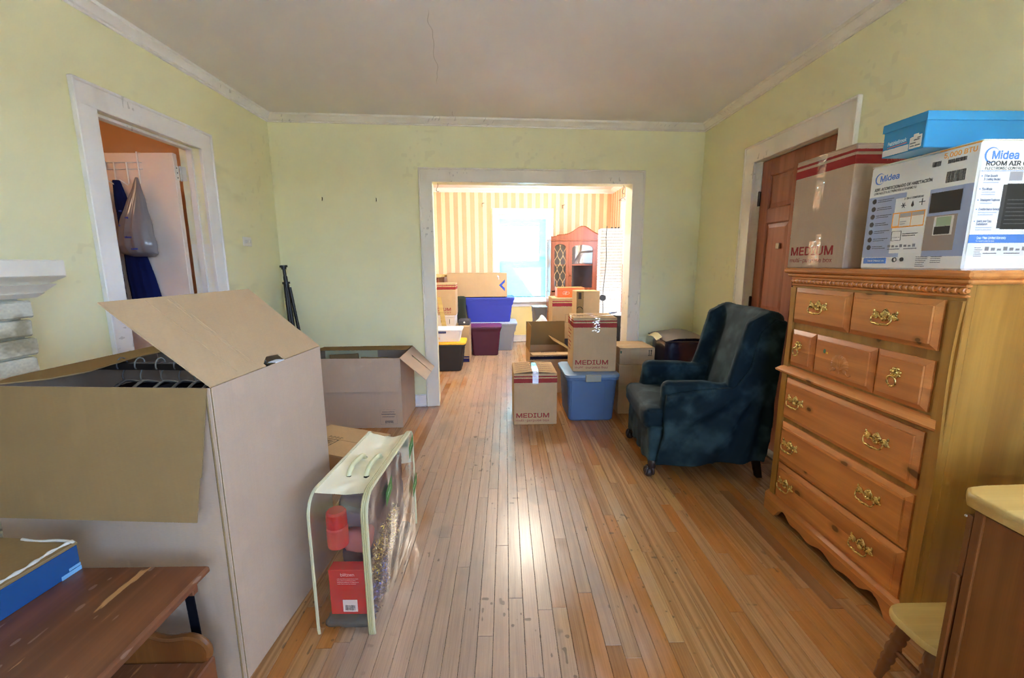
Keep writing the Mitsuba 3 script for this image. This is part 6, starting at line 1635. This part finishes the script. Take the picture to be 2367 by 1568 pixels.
with at(rotz((1.300, 4.62, 0), 0)):
    add(k + '__body', lathe([(0, 0), (0.17, 0), (0.185, 0.02), (0.20, 0.76), (0.205, 0.79), (0.20, 0.80), (0.19, 0.79), (0.0, 0.78)], 28), 'paint_satin', 35, col=C(34, 34, 36))
# bookcase and poles behind the lamp
k = thing('bookcase', 'reddish wooden bookcase against the right wall behind the paper lamp', 'bookcase')
add(k + '__side', [cbox((1.50, 5.80, 0), (1.79, 5.82, 1.33), 0.003), cbox((1.50, 6.50, 0), (1.79, 6.52, 1.33), 0.003)], 'cherry')
for z in (0.03, 0.46, 0.88, 1.29):
    add(k + '__shelf', cbox((1.50, 5.82, z), (1.79, 6.50, z + 0.02), 0.002), 'cherry')
add(k + '__back', box((1.78, 5.82, 0.03), (1.788, 6.50, 1.31)), 'cherry')
for nm, lab, p, q, r, col in (('pole', 'thin copper coloured pole leaning left of the paper lamp', (1.12, 5.35, 0.004), (1.30, 5.75, 1.42), 0.008, C(196, 116, 84)), ('pole', 'thin white pole leaning right of the paper lamp', (1.38, 5.02, 0.004), (1.52, 5.40, 1.40), 0.009, C(214, 208, 206))):
    k = add(nm, [cyl(p, q, r, 8)], 'paint_satin', True, col=col)
    labels[k] = {'label': lab, 'category': 'pole'}
# curtain hooks on the far walls
for x, z, s in ((-0.371, 2.285, 'left'), (0.954, 2.265, 'right')):
    with at(WW @ np.array([[1, 0, 0, x * BK], [0, 1, 0, 0], [0, 0, 1, z], [0, 0, 0, 1.0]])):
        k = add('curtain_bracket', [cbox((-0.008, -0.010, -0.03), (0.008, 0, 0.03), 0.002), tube([(0, -0.01, 0.02), (0.004, -0.04, 0.02), (0.03, -0.045, 0.025)], 0.004, 6)], 'metal_vc', True, col=C(150, 120, 90))
    labels[k] = {'label': f'small metal curtain bracket above the far window on its {s}', 'category': 'bracket'}
k = thing('curtain_rod', 'bent wire curtain rod on the right wall of the far room', 'curtain rod')
add(k + '__wire', [tube([(1.795, 6.86, 2.28), (1.74, 6.86, 2.28), (1.735, 6.60, 2.285), (1.74, 6.45, 2.29)], 0.004, 6), tube([(1.795, 6.58, 2.22), (1.735, 6.62, 2.285)], 0.004, 6)], 'metal_vc', True, col=C(130, 100, 84))
# window blind
k = thing('window_blind', 'teal slatted blind in the far window, sunlit except at the lower left', 'blind')
with at(WW):
    xa, xb = WWO[0] + 0.02, WWO[1] - 0.02
    add(k + '__head_rail', cbox((xa, 0.010, 2.095), (xb, 0.045, 2.13), 0.003), 'paint_satin', col=C(220, 230, 228))
    sl = []
    n = 62
    for i in range(n):
        z = 0.79 + 0.0208 * i
        s_, c_ = math.sin(math.radians(62)), math.cos(math.radians(62))
        v = [(xa, 0.030 + 0.0125 * c_, z - 0.0125 * s_), (xb, 0.030 + 0.0125 * c_, z - 0.0125 * s_), (xb, 0.030, z + 0.002), (xa, 0.030, z + 0.002), (xb, 0.030 - 0.0125 * c_, z + 0.0125 * s_), (xa, 0.030 - 0.0125 * c_, z + 0.0125 * s_)]
        sl.append(trimesh.Trimesh(v, [[0, 1, 2], [0, 2, 3], [3, 2, 4], [3, 4, 5]], process=False))
    add(k + '__slats', cat(*sl), 'blind_slats', False)
    labels[k + '__slats'] = {'kind': 'stuff'}
    add(k + '__bottom_rail', cbox((xa, 0.018, 0.768), (xb, 0.042, 0.784), 0.003), 'paint_satin', col=C(120, 190, 196))
    add(k + '__cord', [cyl((x, 0.024, 0.78), (x, 0.024, 2.1), 0.0012, 5) for x in (xa + 0.10, (xa + xb) / 2, xb - 0.10)], 'paint_satin', True, col=C(150, 200, 204))

# ---- ceiling lamp of the far room and the closet bulb
k = thing('ceiling_lamp', 'lit white ceiling lamp of the far room just above the opening head', 'ceiling lamp')
scene_lamp = xf(trimesh.creation.icosphere(subdivisions=3, radius=0.10), trimesh.transformations.translation_matrix((0.20, 5.3, CZD - 0.11)))
add(k + '__globe', scene_lamp, 'paint_matte', True, col=C(240, 236, 226))
scene[k + '__globe']['emitter'] = {'type': 'area', 'radiance': rgb(np.array([1.0, 0.90, 0.76]) * 4.0)}
add(k + '__canopy', cyl((0.20, 5.3, CZD - 0.015), (0.20, 5.3, CZD), 0.07, 20), 'paint_satin', 40, col=C(200, 190, 170))
k = thing('closet_bulb', 'bare warm bulb on the closet ceiling', 'light bulb')
add(k + '__bulb', xf(trimesh.creation.icosphere(subdivisions=2, radius=0.035), trimesh.transformations.translation_matrix((-2.85, 2.05, 2.42))), 'paint_matte', True, col=C(240, 220, 190))
scene[k + '__bulb']['emitter'] = {'type': 'area', 'radiance': rgb(np.array([1.0, 0.70, 0.44]) * 2.2)}
add(k + '__socket', cyl((-2.85, 2.05, 2.45), (-2.85, 2.05, 2.5), 0.03, 14), 'paint_satin', 40, col=C(220, 214, 204))

# ---- added unseen block outside, shaped to shade the lower left of the blind
def shade_pt(x, z, t):
    p = np.array([x, yw(x) + 0.05, z])
    return p + SUN * t
k = thing('sun_blocker', 'added block outside the far window that shades its blind', 'blocker')
t0 = 2.6
pts_ = [shade_pt(-0.35, -0.6 - t0 * SUN[2], t0), shade_pt(0.60, -0.6 - t0 * SUN[2], t0), shade_pt(0.50, 0.784, t0), shade_pt(0.12, 1.33, t0), shade_pt(-0.35, 1.36, t0)]
dv = nrm((SUN[0], SUN[1], 0)) * 1.6
add(k + '__body', hull([p for p in pts_] + [p + dv for p in pts_]), 'paint_matte', col=C(150, 140, 128))
